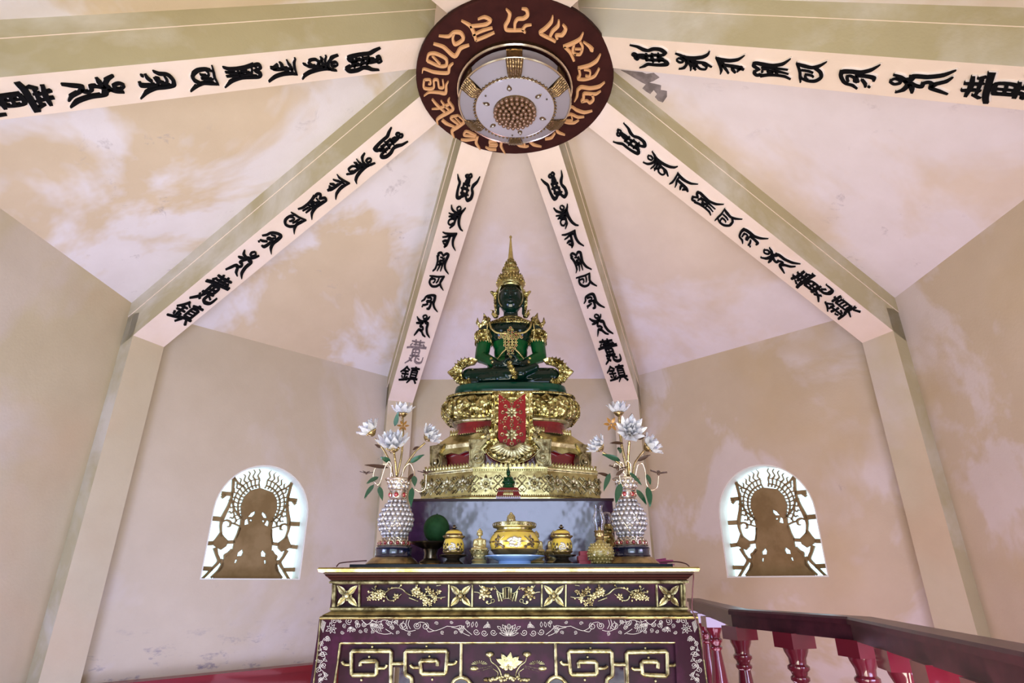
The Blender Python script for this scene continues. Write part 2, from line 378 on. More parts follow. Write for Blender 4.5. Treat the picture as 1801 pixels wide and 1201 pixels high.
G('comb', [(20, 80, 12), (16, 92, 9), (28, 98, 9), (38, 90, 8), (44, 82, 6)], [(44, 86, 8), (56, 98, 10), (68, 94, 11), (66, 76, 13), (64, 48, 11), (74, 22, 10), (98, 2, 2)],
  [(14, 82, 11), (22, 60, 10), (24, 38, 8), (22, 16, 8), (12, 1, 3)], [(30, 76, 5), (44, 74, 6), (46, 62, 6), (34, 60, 5), (34, 48, 6), (48, 48, 6)], [(40, 62, 5), (40, 30, 7), (34, 6, 3)], [(52, 78, 5), (53, 40, 8), (52, 8, 3)], [(26, 36, 6), (40, 40, 6), (54, 42, 5)])
G('hook', [(2, 84, 4), (24, 86, 9), (50, 88, 9), (84, 99, 5)], [(80, 96, 8), (74, 74, 12), (70, 50, 10), (78, 28, 11), (99, 4, 2)], [(22, 84, 6), (12, 62, 8), (14, 36, 11), (32, 18, 12), (54, 22, 11), (70, 40, 9)],
  [(14, 60, 5), (24, 68, 8), (38, 68, 7), (36, 48, 6), (30, 42, 4)], [(56, 84, 6), (54, 60, 7), (48, 44, 5)])
G('scythe', [(2, 48, 3), (14, 62, 8), (18, 78, 7), (26, 86, 9), (46, 94, 10), (62, 92, 14), (66, 70, 13), (66, 46, 12), (78, 22, 10), (100, 2, 2)], [(26, 74, 6), (44, 78, 8), (50, 72, 6), (44, 60, 7), (32, 58, 7), (28, 50, 6)],
  [(28, 48, 6), (46, 54, 8), (58, 56, 6)], [(12, 28, 6), (24, 30, 9), (40, 40, 7)], [(52, 56, 7), (54, 34, 10), (50, 12, 12), (38, 10, 6)], [(16, 22, 6), (12, 16, 4)])
G('walker', [(42, 99, 4), (34, 91, 6), (40, 82, 6), (50, 83, 6), (54, 92, 6), (44, 99, 4)], [(4, 86, 3), (16, 74, 9), (36, 68, 9), (50, 74, 10), (62, 84, 8), (68, 96, 3)],
  [(48, 76, 12), (56, 66, 12), (68, 62, 12), (70, 40, 11), (80, 18, 10), (100, 1, 2)], [(8, 58, 4), (22, 60, 9), (42, 66, 8)], [(44, 66, 9), (36, 56, 9), (34, 46, 9), (46, 44, 7), (52, 36, 8), (46, 30, 7), (32, 30, 9), (24, 16, 8), (16, 1, 3)],
  [(36, 30, 9), (48, 24, 9), (60, 10, 8), (76, 2, 3)])
G('lush', [(16, 92, 5), (50, 90, 8), (82, 92, 5)], [(34, 100, 6), (40, 84, 8), (38, 76, 5)], [(58, 100, 6), (60, 84, 8), (64, 76, 5)], [(24, 84, 5), (14, 74, 6)], [(76, 84, 7), (86, 76, 5)], [(28, 80, 5), (74, 80, 6)],
  [(0, 64, 7), (22, 68, 9), (60, 70, 9), (98, 72, 10)], [(34, 62, 8), (36, 36, 8)], [(34, 60, 7), (66, 61, 7), (66, 38, 8), (36, 37, 7)], [(50, 60, 5), (50, 38, 5)], [(36, 48, 5), (66, 49, 5)],
  [(26, 34, 6), (52, 34, 6), (76, 36, 5)], [(44, 32, 8), (32, 16, 8), (12, 1, 4)], [(26, 26, 6), (44, 12, 7)], [(60, 32, 8), (60, 16, 9), (74, 8, 10), (94, 12, 8), (96, 34, 3)], [(66, 28, 5), (80, 22, 6)])
G('guard', [(30, 98, 6), (20, 80, 8), (2, 62, 4)], [(28, 94, 6), (38, 84, 7), (48, 78, 5)], [(16, 70, 6), (44, 70, 6)], [(10, 54, 6), (48, 54, 6)], [(30, 74, 7), (30, 20, 8)], [(14, 42, 6), (20, 30, 6)], [(44, 42, 6), (38, 30, 6)], [(4, 16, 6), (28, 20, 8), (50, 24, 6)],
  [(52, 88, 6), (74, 90, 8), (98, 90, 7)], [(76, 100, 8), (74, 80, 8)], [(60, 78, 7), (60, 38, 6)], [(58, 78, 6), (90, 78, 6)], [(90, 78, 7), (90, 38, 7)], [(60, 66, 4), (90, 66, 4)], [(60, 53, 4), (90, 53, 4)], [(58, 39, 5), (92, 39, 5)],
  [(46, 28, 7), (74, 30, 8), (102, 30, 8)], [(64, 26, 8), (50, 4, 4)], [(84, 26, 7), (98, 6, 9)])
# order from the crown of the vault down to the wall: name, inner end, outer end (metres from the axis)
SEQ = [('winged', .83, 1.045, .86), ('figure', 1.075, 1.262, .80), ('flag', 1.283, 1.428, .74), ('comb', 1.463, 1.635, .76), ('hook', 1.657, 1.788, .74),
       ('scythe', 1.836, 1.992, .80), ('walker', 2.035, 2.255, .82), ('lush', 2.293, 2.56, .86), ('guard', 2.579, 2.775, .84)]
gmesh = {}
def glyph_mesh(name, w_, h_, th, mt, grow=1.0):
    b = B()
    def mp(x, y, o): return (x*w_/100, y*h_/100, o)
    sc_ = 1
    for st in GLY[name]:
        b.ribbon(lambda x, y, o: ((x-50)*w_/100, (y-50)*h_/100, o), [(p[0], p[1]) for p in st], [p[2]*grow+(grow-1)*5 for p in st], th, ridge=.8)
    return b.mesh('character', mt, fix=False)
BEAML = {22.5: 'back right', -22.5: 'back left', 67.5: 'right', -67.5: 'left', 112.5: 'near right', -112.5: 'near left', 157.5: 'front right', -157.5: 'front left'}
LAB = {22.5: 'sloping ceiling rib with nine black characters, first right of the crowned statue', -22.5: 'sloping ceiling rib left of the statue, one of its characters flaked to grey',
       67.5: 'diagonal ceiling rib running down to the right, above the right window', -67.5: 'diagonal ceiling rib running down to the left, above the left window',
       112.5: 'nearly level ceiling rib at upper right, beside the peeled patch', -112.5: 'nearly level ceiling rib at upper left, with a whitish patch on its side'}
for k, deg in enumerate((22.5, -22.5, 67.5, -67.5, 112.5, -112.5, 157.5, -157.5)):
    a = radians(deg)
    # column standing in the corner
    b = B(); r0, r1 = 3.0, 3.22
    lo = [rad(a, r0, -bw, 0), rad(a, r0, bw, 0), rad(a, r1, bw, 0), rad(a, r1, -bw, 0)]
    b.hexa(lo, [p+Vector((0, 0, HW-.1)) for p in lo])
    me = b.mesh('trim', ['beam', 'side']); t = Vector((cos(a), -sin(a), 0)); two_slot(me, t)  # olive slot paints shading onto the column sides
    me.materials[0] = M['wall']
    o = bpy.data.objects.new('trim_%d' % (k+1), me); COL.objects.link(o); tag(o, kind='structure')
    # rib
    b = B(); ri, ro = .45, 3.12
    def P(r, t_, dz): return rad(a, r, t_, BZ+SL*(3.0-r)+dz)
    b.hexa([P(ro, -bw, 0), P(ro, bw, 0), P(ri, bw, 0), P(ri, -bw, 0)], [P(ro, -bw, .24), P(ro, bw, .24), P(ri, bw, .24), P(ri, -bw, .24)])
    b2 = bw+.006
    b.hexa([P(ro, -b2, .24), P(ro, b2, .24), P(ri, b2, .24), P(ri, -b2, .24)], [P(ro, -b2, .47), P(ro, b2, .47), P(ri, b2, .47), P(ri, -b2, .47)])
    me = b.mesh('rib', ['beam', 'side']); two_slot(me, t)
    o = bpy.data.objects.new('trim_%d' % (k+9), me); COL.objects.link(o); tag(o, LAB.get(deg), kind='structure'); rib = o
    if abs(deg) > 150: continue
    d = (P(1, 0, 0)-P(2, 0, 0)); slen = d.length; d.normalize(); nrm = t.cross(d).normalized()
    if nrm.z > 0: nrm = -nrm
    for nm, s0, s1, wr in SEQ:
        w_ = 2*bw*wr*.86; h_ = (s1-s0)*slen
        for layer in (0, 1):
            flake = (deg == -22.5 and nm == 'lush')
            if layer == 0 and (flake or abs(deg) < 30): continue
            key = (nm, layer, flake)
            if key not in gmesh:
                gmesh[key] = glyph_mesh(nm, w_, h_, .007 if layer == 0 else (.004 if flake else .016), 'halo' if layer == 0 else ('ink_grey' if flake else 'ink'), 1.18 if layer == 0 else 1.08)
            q = bpy.data.objects.new('character' if layer else 'character_backing', gmesh[key]); COL.objects.link(q)
            c = P((s0+s1)/2, -.02 if layer == 0 else 0, 0)
            c = P((s0+s1)/2, 0, 0)
            if layer == 0: c = c+t*(.006)-d*.004
            R = Matrix((t, d, t.cross(d))).transposed()
            if t.cross(d).z > 0:
                R = Matrix((t, d, t.cross(d))).transposed() @ Matrix.Scale(-1, 3, (0, 0, 1))
            q.parent = rib; q.matrix_world = Matrix.Translation(c) @ R.to_4x4()
            if flake: q['label'] = 'flaked grey-brown character'
# crown of the vault: octagonal boss above the disc
b = B(); b.lathe([(.60, 4.26), (.60, 4.95)], seg=8, rot=radians(22.5)); b.obj('trim_17', 'beam', kind='structure')
# bare patches on the right ceiling facet
def facet(deg):
    a = radians(deg); P0 = rad(a, AP, 0, HW); n = Vector((-sin(a)*SLF, -cos(a)*SLF, -1)).normalized(); return plane_map(P0, n)
b = B(); mpf = facet(90)
b.plate(mpf, [[(1092, 123), (1130, 127), (1137, 130), (1150, 128), (1160, 136), (1150, 142), (1141, 145), (1155, 148), (1163, 150), (1162, 158), (1173, 160), (1173, 170), (1166, 180), (1158, 177), (1152, 170), (1156, 165), (1150, 158), (1144, 165), (1136, 160), (1130, 155), (1136, 148), (1128, 144), (1118, 138), (1105, 130)]], .003)
b.obj('peeled_patch', 'peel', kind='structure')
# ledge along the left wall
for k, deg in enumerate((-90, -45)):
    a = radians(deg); b = B(); mp = lambda u, z, o: rad(a, AP-o, u, z)
    b.hexa([mp(-HALF, 0, -.01), mp(HALF, 0, -.01), mp(HALF, 0, .10), mp(-HALF, 0, .10)], [mp(-HALF, .555, -.01), mp(HALF, .555, -.01), mp(HALF, .555, .10), mp(-HALF, .555, .10)])
    b.hexa([mp(-HALF, .555, -.01), mp(HALF, .555, -.01), mp(HALF-.02, .555, .13), mp(-HALF, .555, .13)], [mp(-HALF, .595, -.01), mp(HALF, .595, -.01), mp(HALF-.02, .595, .13), mp(-HALF, .595, .13)])
    b.obj('baseboard_left' if k == 0 else 'baseboard_back_left', 'ledge', kind='structure')

# ------------------------------------------------------------------ windows
def window(deg, idx):
    w0, w1, z0, zs = WINS[deg]; a = radians(deg); c = (w0+w1)/2; r = (w1-w0)/2; top = zs+r
    n = Vector((-sin(a), -cos(a), 0)); t = Vector((cos(a), -sin(a), 0))
    fr = B(); mp = wall_map(deg, AP+.135)
    o_ = arch(w0-.004, w1+.004, z0-.004, zs); i_ = arch(w0+.012, w1-.012, z0+.012, zs)
    fr.plate(mp, [o_, i_], .13)
    F = fr.obj('window_%d' % idx, 'frame', kind='structure')
    g = B(); mg = wall_map(deg, AP+.115)
    H = top-z0
    def L_(x, y):            # pattern measured on the left window (crop pixels) -> window coordinates
        p = hit(330+x*.2081, 790+y*.2081, rad(radians(-45), AP+.10, 0, 0), Vector((sin(radians(45)), -cos(radians(45)), 0)))
        u = p.dot(Vector((cos(radians(-45)), -sin(radians(-45)), 0))); return u, p.z
    cu = (L_(640, 345)[0]+L_(480, 1090)[0])/2
    cu = (L_(455, 480)[0]+L_(775, 480)[0])/2
    def N(x, y, m_=1): u, z = L_(x, y); return (c+(u-cu)*m_*.97, z0+(z-1.222)*H/.913)
    s_ = .0009
    def bar(pts, w__, smooth=True):
        for m_ in (1, -1):
            q = [N(p[0], p[1], m_) for p in pts]; ww = w__ if hasattr(w__, '__len__') else [w__]*len(pts)
            q2, w2 = crom(q, [v*s_*1.45 for v in ww], 4) if smooth else (q, [v*s_*1.45 for v in ww])
            q2 = [(max(w0+.004, min(w1-.004, x)), y) for x, y in q2]
            g.ribbon(mg, q2, w2, .02, smooth=False, ridge=.9)
    # silhouette of the seated figure and its throne
    half = [(620, 325), (540, 345), (485, 400), (455, 480), (462, 550), (455, 590), (450, 640), (435, 700), (400, 780), (385, 850), (330, 905), (250, 1030), (215, 1090)]
    Lf = [N(x, y, 1) for x, y in half]; Rt_ = [(2*c-u, z) for u, z in Lf][::-1]
    Lf[-1] = (Lf[-1][0], z0+.004); Rt_[0] = (Rt_[0][0], z0+.004)
    holes = []
    def hole(pts, m_): holes.append([N(x, y, m_) for x, y in pts])
    for m_ in ((1, -1) if deg < 0 else (-1,)):
        hole([(520, 570), (545, 540), (580, 522), (578, 545), (555, 570)], m_); hole([(487, 640), (492, 600), (515, 585), (525, 630)], m_)
        hole([(532, 600), (545, 590), (556, 600), (545, 612)], m_)
    for m_ in (1, -1):
        hole([(425, 905), (430, 875), (470, 845), (478, 870), (465, 900), (440, 900)], m_); hole([(402, 960), (410, 932), (428, 935), (415, 962)], m_)
    g.plate(mg, [Lf+Rt_[:-1]]+holes, .02)
    bar([(395, 225), (388, 330), (378, 400), (350, 480), (300, 580), (284, 640), (285, 690), (290, 735)], [20, 16, 16, 20, 26, 16, 12, 14])
    bar([(290, 370), (385, 378)], 26, False); bar([(190, 580), (300, 590)], 30, False); bar([(140, 795), (215, 792)], 26, False); bar([(335, 785), (400, 782)], 22, False)
    bar([(235, 830), (250, 890), (268, 945), (215, 1005), (140, 1080), (85, 1125)], [26, 18, 20, 16, 14, 14]); bar([(95, 1005), (215, 1010)], 26, False)
    bar([(300, 385), (315, 405)], 30, False)
    for m_ in (1, -1):
        g.plate(mg, [[N(x, y, m_) for x, y in ((280, 695), (310, 735), (350, 775), (330, 820), (285, 850), (240, 825), (200, 795), (240, 750))][::m_]], .02)
    bar([(300, 610), (335, 598), (368, 615), (362, 650), (340, 652)], [10, 12, 14, 10, 6]); bar([(366, 620), (400, 628), (450, 650)], 10)
    bar([(450, 660), (430, 720), (395, 790)], 14); bar([(385, 850), (350, 880), (320, 895), (318, 925), (300, 935)], [22, 18, 14, 10, 6])
    bar([(280, 930), (300, 985), (250, 1040), (200, 1085)], [20, 16, 14, 12])
    bar([(400, 240), (440, 290), (500, 330)], [12, 10, 8]); bar([(378, 420), (400, 500), (440, 560), (480, 600)], [10, 9, 9, 8])
    # flame ring round the head: two thin rings, little webs and licking points
    ring = []
    def E(rx, ry, th): return (620+rx*cos(th), 490-ry*sin(th))
    for rx, ry, w__ in ((188, 190, 9), (228, 238, 7)):
        q = [E(rx, ry, pi/2+i*2.1/14) for i in range(15)]; bar(q, w__)
    for i in range(13):
        th = pi/2+.0+i*.17
        bar([E(165, 165, th), E(195, 200, th+.03), E(225, 235, th)], [8, 6, 8])
        bar([E(228, 238, th), E(250, 268, th+.06), E(262, 300, th-.02), E(275, 325 if i < 5 else 300, th+.02)], [9, 7, 5, 2])
    g.obj('grille', 'grille', F)
    p = B(); p.plate(wall_map(deg, AP+.134), [arch(w0, w1, z0, zs)], .004); p.obj('pane', 'pane', F)
window(-45, 1); window(45, 2)
# ------------------------------------------------------------------ maroon disc with gold letters under the crown
DZ = 4.246; DX = .045
disc = empty('ceiling_disc', (DX, 0, DZ), 'round maroon ceiling disc with a ring of gold letters, at the crown of the vault', 'ceiling ornament')
b = B(); b.lathe([(0, DZ+.05), (.64, DZ+.05), (.652, DZ+.035), (.652, DZ+.008), (.645, DZ), (0, DZ)], (DX, 0), 64, closed=False); b.obj('disc', 'maroon', disc, 40)
cr = lambda x, y: (710+.2331*x, .2331*y)
ca = lambda x, y: (720+.1249*x, 130+.1249*y)
cb = lambda x, y: (900+.1249*x, 130+.1249*y)
DG = [(cr, .2331, [[(772,62,8),(800,100,28),(790,150,28),(768,190,28),(775,220,24),(830,225,22),(900,225,22),(918,242,14)],[(890,60,10),(925,70,26),(935,110,28),(905,135,26),(860,140,24),(840,170,24),(838,215,20)],[(965,182,10),(920,190,20),(895,225,24)]]),
 (cr, .2331, [[(1125,112,8),(1115,160,26),(1070,210,28),(1030,240,26),(1045,258,22),(1110,290,22),(1145,310,18)],[(1170,145,12),(1165,190,26),(1125,230,26),(1105,270,22)],[(1200,180,14),(1222,215,28),(1195,260,28),(1150,262,20),(1160,290,18)]]),
 (cr, .2331, [[(1355,240,8),(1330,290,24),(1270,325,28),(1205,348,22)],[(1210,345,22),(1255,390,26),(1285,455,18)],[(1285,330,20),(1275,385,20),(1300,405,18)],[(1330,310,18),(1350,350,20),(1330,405,18),(1285,402,16)],[(1290,365,12),(1345,365,12)],[(1355,310,8),(1400,345,24),(1420,372,36),(1426,382,10)]]),
 (cr, .2331, [[(1485,402,8),(1455,455,24),(1400,490,24),(1315,510,20)],[(1320,510,18),(1330,560,20),(1315,590,20),(1370,595,18),(1440,570,18),(1475,510,14)],[(1360,520,14),(1405,530,14),(1400,570,14),(1370,565,12)]]),
 (cb, .1249, [[(1310,105,14),(1230,170,42),(1100,195,46),(980,180,48),(930,220,44),(920,300,40),(880,380,16)],[(1255,230,12),(1180,275,36),(1020,270,42),(1010,340,42),(985,380,34),(1060,370,30),(1100,400,36),(1150,350,36),(1130,280,36)]]),
 (cb, .1249, [[(1135,510,16),(1020,535,40),(910,500,40),(840,455,30),(790,510,34),(750,580,30)],[(1020,595,16),(930,600,32),(830,560,34),(750,585,30)],[(945,640,16),(880,680,32),(790,680,32),(700,650,24)],[(840,580,18),(850,640,18),(760,640,16)]]),
 (cb, .1249, [[(610,730,30),(650,810,40),(750,850,14)],[(600,760,30),(520,820,30),(450,850,18)],[(610,820,26),(560,890,34),(470,910,26)]]),
 (cb, .1249, [[(250,940,36),(310,990,38),(420,1015,12)],[(60,960,20),(110,1000,36),(200,1015,30),(240,1005,14)],[(170,940,26),(185,1000,30)]]),
 (ca, .1249, [[(1300,950,36),(1290,1010,40),(1350,1115,10)],[(1070,1020,14),(1130,1050,32),(1225,1060,26)],[(1230,935,26),(1130,940,26),(1130,970,20),(1235,985,26),(1220,1010,22),(1120,1000,18)]]),
 (ca, .1249, [[(960,870,40),(940,960,44),(1000,1055,16)],[(940,860,30),(800,800,30),(770,855,28),(930,870,28)],[(725,915,16),(800,925,34),(930,910,26)]]),
 (ca, .1249, [[(770,680,36),(680,740,50),(600,800,46),(635,890,14)],[(460,640,40),(520,690,40),(640,740,20)],[(690,575,24),(580,610,30),(690,700,28)],[(690,575,24),(760,640,24),(775,690,24)],[(640,600,16),(730,690,18)]]),
 (ca, .1249, [[(570,325,10),(550,370,34),(620,480,40),(560,530,44),(450,590,44),(390,640,36),(405,705,10)],[(320,345,24),(380,420,34),(500,530,26)],[(315,485,8),(420,475,28),(560,420,34)],[(445,365,18),(490,430,30),(560,500,24)]]),
 (ca, .1249, [[(550,95,12),(520,150,36),(510,262,46),(420,255,34),(280,250,28),(205,300,12)],[(210,70,30),(210,190,34),(340,190,32),(345,80,32),(400,80,30),(420,180,30),(480,180,30),(470,70,22)],[(210,75,28),(290,75,28),(300,130,26),(265,130,20)]]),
 (cr, .2331, [[(375,470,10),(345,500,24),(335,545,22),(230,540,20),(150,515,14),(140,545,6)],[(175,455,14),(190,405,20),(240,400,22),(320,440,22),(320,490,24),(270,495,18),(180,455,20)],[(215,415,14),(275,480,16)]]),
 (cr, .2331, [[(495,335,16),(430,360,28),(385,420,30),(300,350,24),(225,325,16)],[(265,265,10),(340,270,22),(380,240,24),(430,245,28),(450,290,26),(390,330,26),(370,290,20),(380,250,20)]]),
 (cr, .2331, [[(435,150,10),(500,190,26),(530,245,28),(545,300,20)],[(545,300,20),(620,270,22),(685,240,16)],[(520,260,18),(600,225,22),(670,205,16)],[(560,140,10),(610,125,22),(655,150,26),(620,180,24),(500,195,22)]])]
mdz = plane_map((0, 0, DZ), (0, 0, -1))
for cf, k, strokes in DG:
    b = B()
    for st in strokes: b.ribbon(mdz, [cf(p[0], p[1]) for p in st], [p[2]*k*1.05 for p in st], .012, ridge=.75)
    b.obj('letter', 'ochre', disc, fix=False)
# ------------------------------------------------------------------ flush lamp
LX = DX-.04; LC = (LX+.04, 0)
lamp = empty('ceiling_lamp', (LC[0], 0, DZ), 'two-tiered round bronze ceiling lamp with frosted panels, fixed under the maroon disc', 'ceiling lamp')
Z2, Z3, Z4 = 4.20, 4.10, 4.055
def ringp(b, r, z, t, seg=56, mi=0): b.lathe([(r-t, z-t*.6), (r, z-t), (r+t, z), (r, z+t), (r-t, z+t*.6)], LC, seg, closed=False, mi=mi); return b
b = B(); b.lathe([(.372, Z2), (.365, DZ)], LC, 56, closed=False); b.obj('housing', 'lamp_b', lamp, 40)
b = B(); ringp(b, .375, Z2, .007); b.obj('upper_rim', 'rosegold', lamp, 60)
def band(name, r0, z0, r1, z1, mt, arcs, th=.008, seg=6):
    for a0, a1 in arcs:
        b = B(); vs = []
        for i in range(seg+1):
            a = a0+(a1-a0)*i/seg
            for r, z in ((r0, z0), (r1, z1), (r1-th, z1+th), (r0-th, z0+th)): vs.append((LC[0]+r*cos(a), LC[1]+r*sin(a), z))
        fs = [(i*4+k, i*4+(k+1) % 4, (i+1)*4+(k+1) % 4, (i+1)*4+k) for i in range(seg) for k in range(4)]+[(3, 2, 1, 0), tuple(seg*4+k for k in range(4))]
        b.add(vs, fs); b.obj(name, mt, lamp, 40)
AR = []; BR = []
for k in range(6):
    c0 = pi/2+k*pi/3
    BR.append((c0-.14, c0+.14)); AR.append((c0+.145, c0+pi/3-.145))
band('upper_glass_panel', .345, Z2-.004, .335, Z3+.03, 'frost', AR)
band('glass_panel', .360, Z3, .262, Z4+.006, 'frost', AR)
band('upper_bracket', .352, Z2-.002, .345, Z3+.02, 'lamp_b', BR)
for a0, a1 in BR:                    # fluted bronze brackets between the glass panels
    b = B()
    for i in range(6):
        a = a0+(a1-a0)*(i+.5)/6
        b.tube([(LC[0]+r*cos(a), LC[1]+r*sin(a), z) for r, z in ((.368, Z3-.002), (.345, Z3-.014), (.30, Z4-.004), (.262, Z4+.002))], [.012, .012, .010, .008], 6)
    b.obj('fluted_bracket', 'lamp_b', lamp, 60)
b = B(); ringp(b, .366, Z3, .006); b.obj('lower_rim', 'rosegold', lamp, 60)
b = B(); b.lathe([(.345, Z3+.02), (.268, Z4+.02), (.262, Z4)], LC, 48, closed=False); b.obj('bezel', 'lamp_b', lamp, 40)
b = B()
for i in range(60):
    a = 2*pi*i/60; b.ball((LC[0]+.266*cos(a), LC[1]+.266*sin(a), Z4-.001), .0085, 6, 4)
b.obj('beaded_ring', 'lamp_b', lamp, 60, kind='stuff')
b = B(); b.lathe([(.258, Z4+.012), (.258, Z4), (.20, Z4-.014), (.12, Z4-.022), (0, Z4-.024)], LC, 56, closed=False); b.obj('diffuser', 'opal', lamp, 60)
b = B(); ringp(b, .258, Z4, .003); b.obj('diffuser_rim', 'rosegold', lamp, 60)
b = B(); b.lathe([(.142, Z4-.018), (.137, Z4-.034), (0, Z4-.04)], LC, 32, closed=False); b.obj('crystal_tray', 'lamp_b', lamp, 60)
def beadmesh(name, r, mt, seg=7, rings=5):
    b = B(); b.ball((0, 0, 0), r, seg, rings); return b.mesh(name, mt, smooth=70)
bm_amber = beadmesh('amber_bead', .0155, 'amber')
def put(name, me, loc, parent, rot=None, scale=None):
    o = bpy.data.objects.new(name, me); COL.objects.link(o); o.location = loc
    if rot is not None: o.rotation_euler = rot
    if scale: o.scale = scale
    return local(o, parent)
for r, n, dz in ((.128, 24, -.038), (.100, 19, -.046), (.072, 14, -.052), (.045, 8, -.057), (.016, 3, -.060)):
    for i in range(n):
        a = 2*pi*i/n+r*9; put('amber_bead', bm_amber, (LC[0]+r*cos(a), r*sin(a), Z4+dz), lamp)
b = B(); b.leaf((-.026, 0, 0), (.022, 0, 0), .034, (0, 0, 1), th=.003, cup=0, seg=8); db = b.mesh('drop_setting', 'lamp_b', smooth=60)
b = B(); b.ball((-.003, 0, -.005), .010, 8, 5, (1.2, 1, .8)); dp = b.mesh('drop_pearl', 'silver', smooth=70)
for k in range(6):
    a = radians(20+60*k); c = (LC[0]+.198*cos(a), .198*sin(a), Z4-.017)
    s = put('drop_setting', db, c, lamp, (0, 0, a))
    q = bpy.data.objects.new('drop_pearl', dp); COL.objects.link(q); q.parent = s
for k in range(3):
    a = radians(95+120*k); b = B(); b.ball((LC[0]+.225*cos(a), .225*sin(a), Z4-.012), .006, 8, 5); b.obj('screw', 'bronze', lamp, 60)

# ------------------------------------------------------------------ stair rail on the right
rail = empty('stair_railing', (1.25, 0, 0), 'dark red railing with turned balusters and a kinked handrail, right of the altar', 'railing')
RP = [Vector((1.443, 2.362, 0)), Vector((1.077, .226, 0)), Vector((1.284, -.484, 0)), Vector((.982, -1.698, 0)), Vector((.93, -2.0, 0))]
RP = [p+Vector((0, 0, 0)) for p in RP]
def offs(d0):
    out = []
    for i, p in enumerate(RP):
        a = (p-RP[max(i-1, 0)]); c = (RP[min(i+1, len(RP)-1)]-p)
        n1 = Vector((a.y, -a.x, 0)); n2 = Vector((c.y, -c.x, 0))
        n1 = n1.normalized() if n1.length else n2.normalized(); n2 = n2.normalized() if n2.length else n1
        n = (n1+n2).normalized(); out.append(p-n*d0/max(.4, n.dot(n1)))
    return out
def railbar(name, prof, mt, i0, i1):   # prof: list (side, z)
    b = B(); rows = []
    for sd, z in prof: rows.append([q+Vector((0, 0, z)) for q in offs(sd)])
    n = len(prof); vs = []
    for i in (i0, i1):
        for k in range(n): vs.append(rows[k][i])
    fs = [(k, (k+1) % n, n+(k+1) % n, n+k) for k in range(n)]+[tuple(range(n))[::-1], tuple(range(n, 2*n))]
    b.add(vs, fs); return b.obj(name, mt, rail)
for i in range(4):
    railbar('handrail', [(.0, 1.055), (.0, 1.072), (.006, 1.08), (.094, 1.08), (.10, 1.072), (.10, 1.055)], 'rail', i, i+1)
    railbar('rail_beam', [(.012, 1.0), (.012, 1.055), (.09, 1.055), (.09, 1.0)], 'rail', i, i+1)
    railbar('bottom_rail', [(.0, .08), (.0, .15), (.10, .15), (.10, .08)], 'rail', i, i+1)
bb = B()
prof = [(.0, .15), (.05, .15), (.05, .21), (.036, .225), (.046, .24), (.036, .255), (.030, .28), (.045, .36), (.060, .45), (.064, .52), (.056, .60), (.042, .70), (.031, .79), (.028, .815), (.038, .825), (.038, .835), (.030, .842), (.034, .855), (.044, .865), (.044, .876), (.034, .884), (.036, .905), (.048, .930), (.052, .945), (0, .945)]
bb.lathe(prof, (0, 0), 14, closed=False)
bb.box(-.058, .058, -.058, .058, .944, 1.003); bb.box(-.056, .056, -.056, .056, .08, .16)
bal = bb.mesh('baluster', 'baluster', smooth=45)
for k, (x, y, ang) in enumerate([(1.265, 1.12, 0), (1.13, .26, .3), (1.225, -.13, .3), (1.33, -.46, .2), (1.265, -.82, -.2), (1.17, -1.16, -.25), (1.09, -1.47, -.25), (1.02, -1.74, -.25), (1.335, 1.55, 0), (1.41, 2.0, 0)]):
    put('baluster', bal, (x, y, 0), rail, (0, 0, ang))
# ------------------------------------------------------------------ altar table
YA = -.85; mf = front(YA)
altar = empty('altar_table', (.014, YA+.22, 0), 'carved dark red lacquered altar table with gilt mouldings and key-pattern fretwork', 'altar table')
def XZ(px, py, Y=YA): p = at(px, py, Y); return p.x, p.z
def slab(name, xl, yt, xr, yb, y0, mt, yback=-.43, parent=None, bev=.0, Y=YA):
    """a board seen from the front between two measured corners"""
    x0, z1 = XZ(xl, yt, Y); x1, z0 = XZ(xr, yb, Y); b = B(); b.box(x0, x1, y0, yback, z0, z1)
    o = b.obj(name, mt, parent or altar)
    if bev: md = o.modifiers.new('b', 'BEVEL'); md.width = bev; md.segments = 2; md.limit_method = 'NONE'
    return o
def molding(name, prof, mt, yback=-.43):
    """prof: (half-width px from the centre, py, forward offset in m)"""
    b = B(); vs = []; cx = 895
    for hw, py, off in prof:
        xl, z = XZ(cx-hw, py, YA); xr, _ = XZ(cx+hw, py, YA)
        vs += [(xl, yback, z), (xl, YA-off, z), (xr, YA-off, z), (xr, yback, z)]
    fs = [(i*4+k, i*4+k+1, i*4+k+5, i*4+k+4) for i in range(len(prof)-1) for k in range(3)]
    fs += [(0, 1, 2, 3), tuple((len(prof)-1)*4+k for k in (3, 2, 1, 0))]
    b.add(vs, fs); return b.obj(name, mt, altar)
molding('top_board', [(331, 998, .02), (332, 1001, .026), (331, 1006, .022), (326, 1007, .016)], 'gold_s')
molding('cornice', [(325, 1007, .014), (322, 1011, .010), (321, 1012, .014), (317, 1016, .006), (316, 1017, .009), (312, 1021, .002)], 'brown')
molding('gilt_strip', [(313, 1021, .006), (315, 1023, .010), (315, 1026, .010), (312, 1027.5, .004)], 'gold_p')
slab('frieze_board', 584, 1027, 1207, 1068, YA+.006, 'panel')
molding('gilt_strip', [(312, 1067, .004), (314, 1069, .010), (314, 1072, .010), (313, 1074, .004)], 'gold_p')
molding('shoulder_molding', [(312, 1074, .0), (316, 1076, .006), (321, 1079, .016), (325, 1081, .018), (326, 1082, .012), (329, 1084, .022), (330, 1087, .020), (328, 1089, .012)], 'gold_d')
b = B()
b.ribbon(mf, [(566, 1085.6), (1224, 1083.6)], 2.6, .024); b.obj('shoulder_bead', 'gold_p', altar, fix=False)
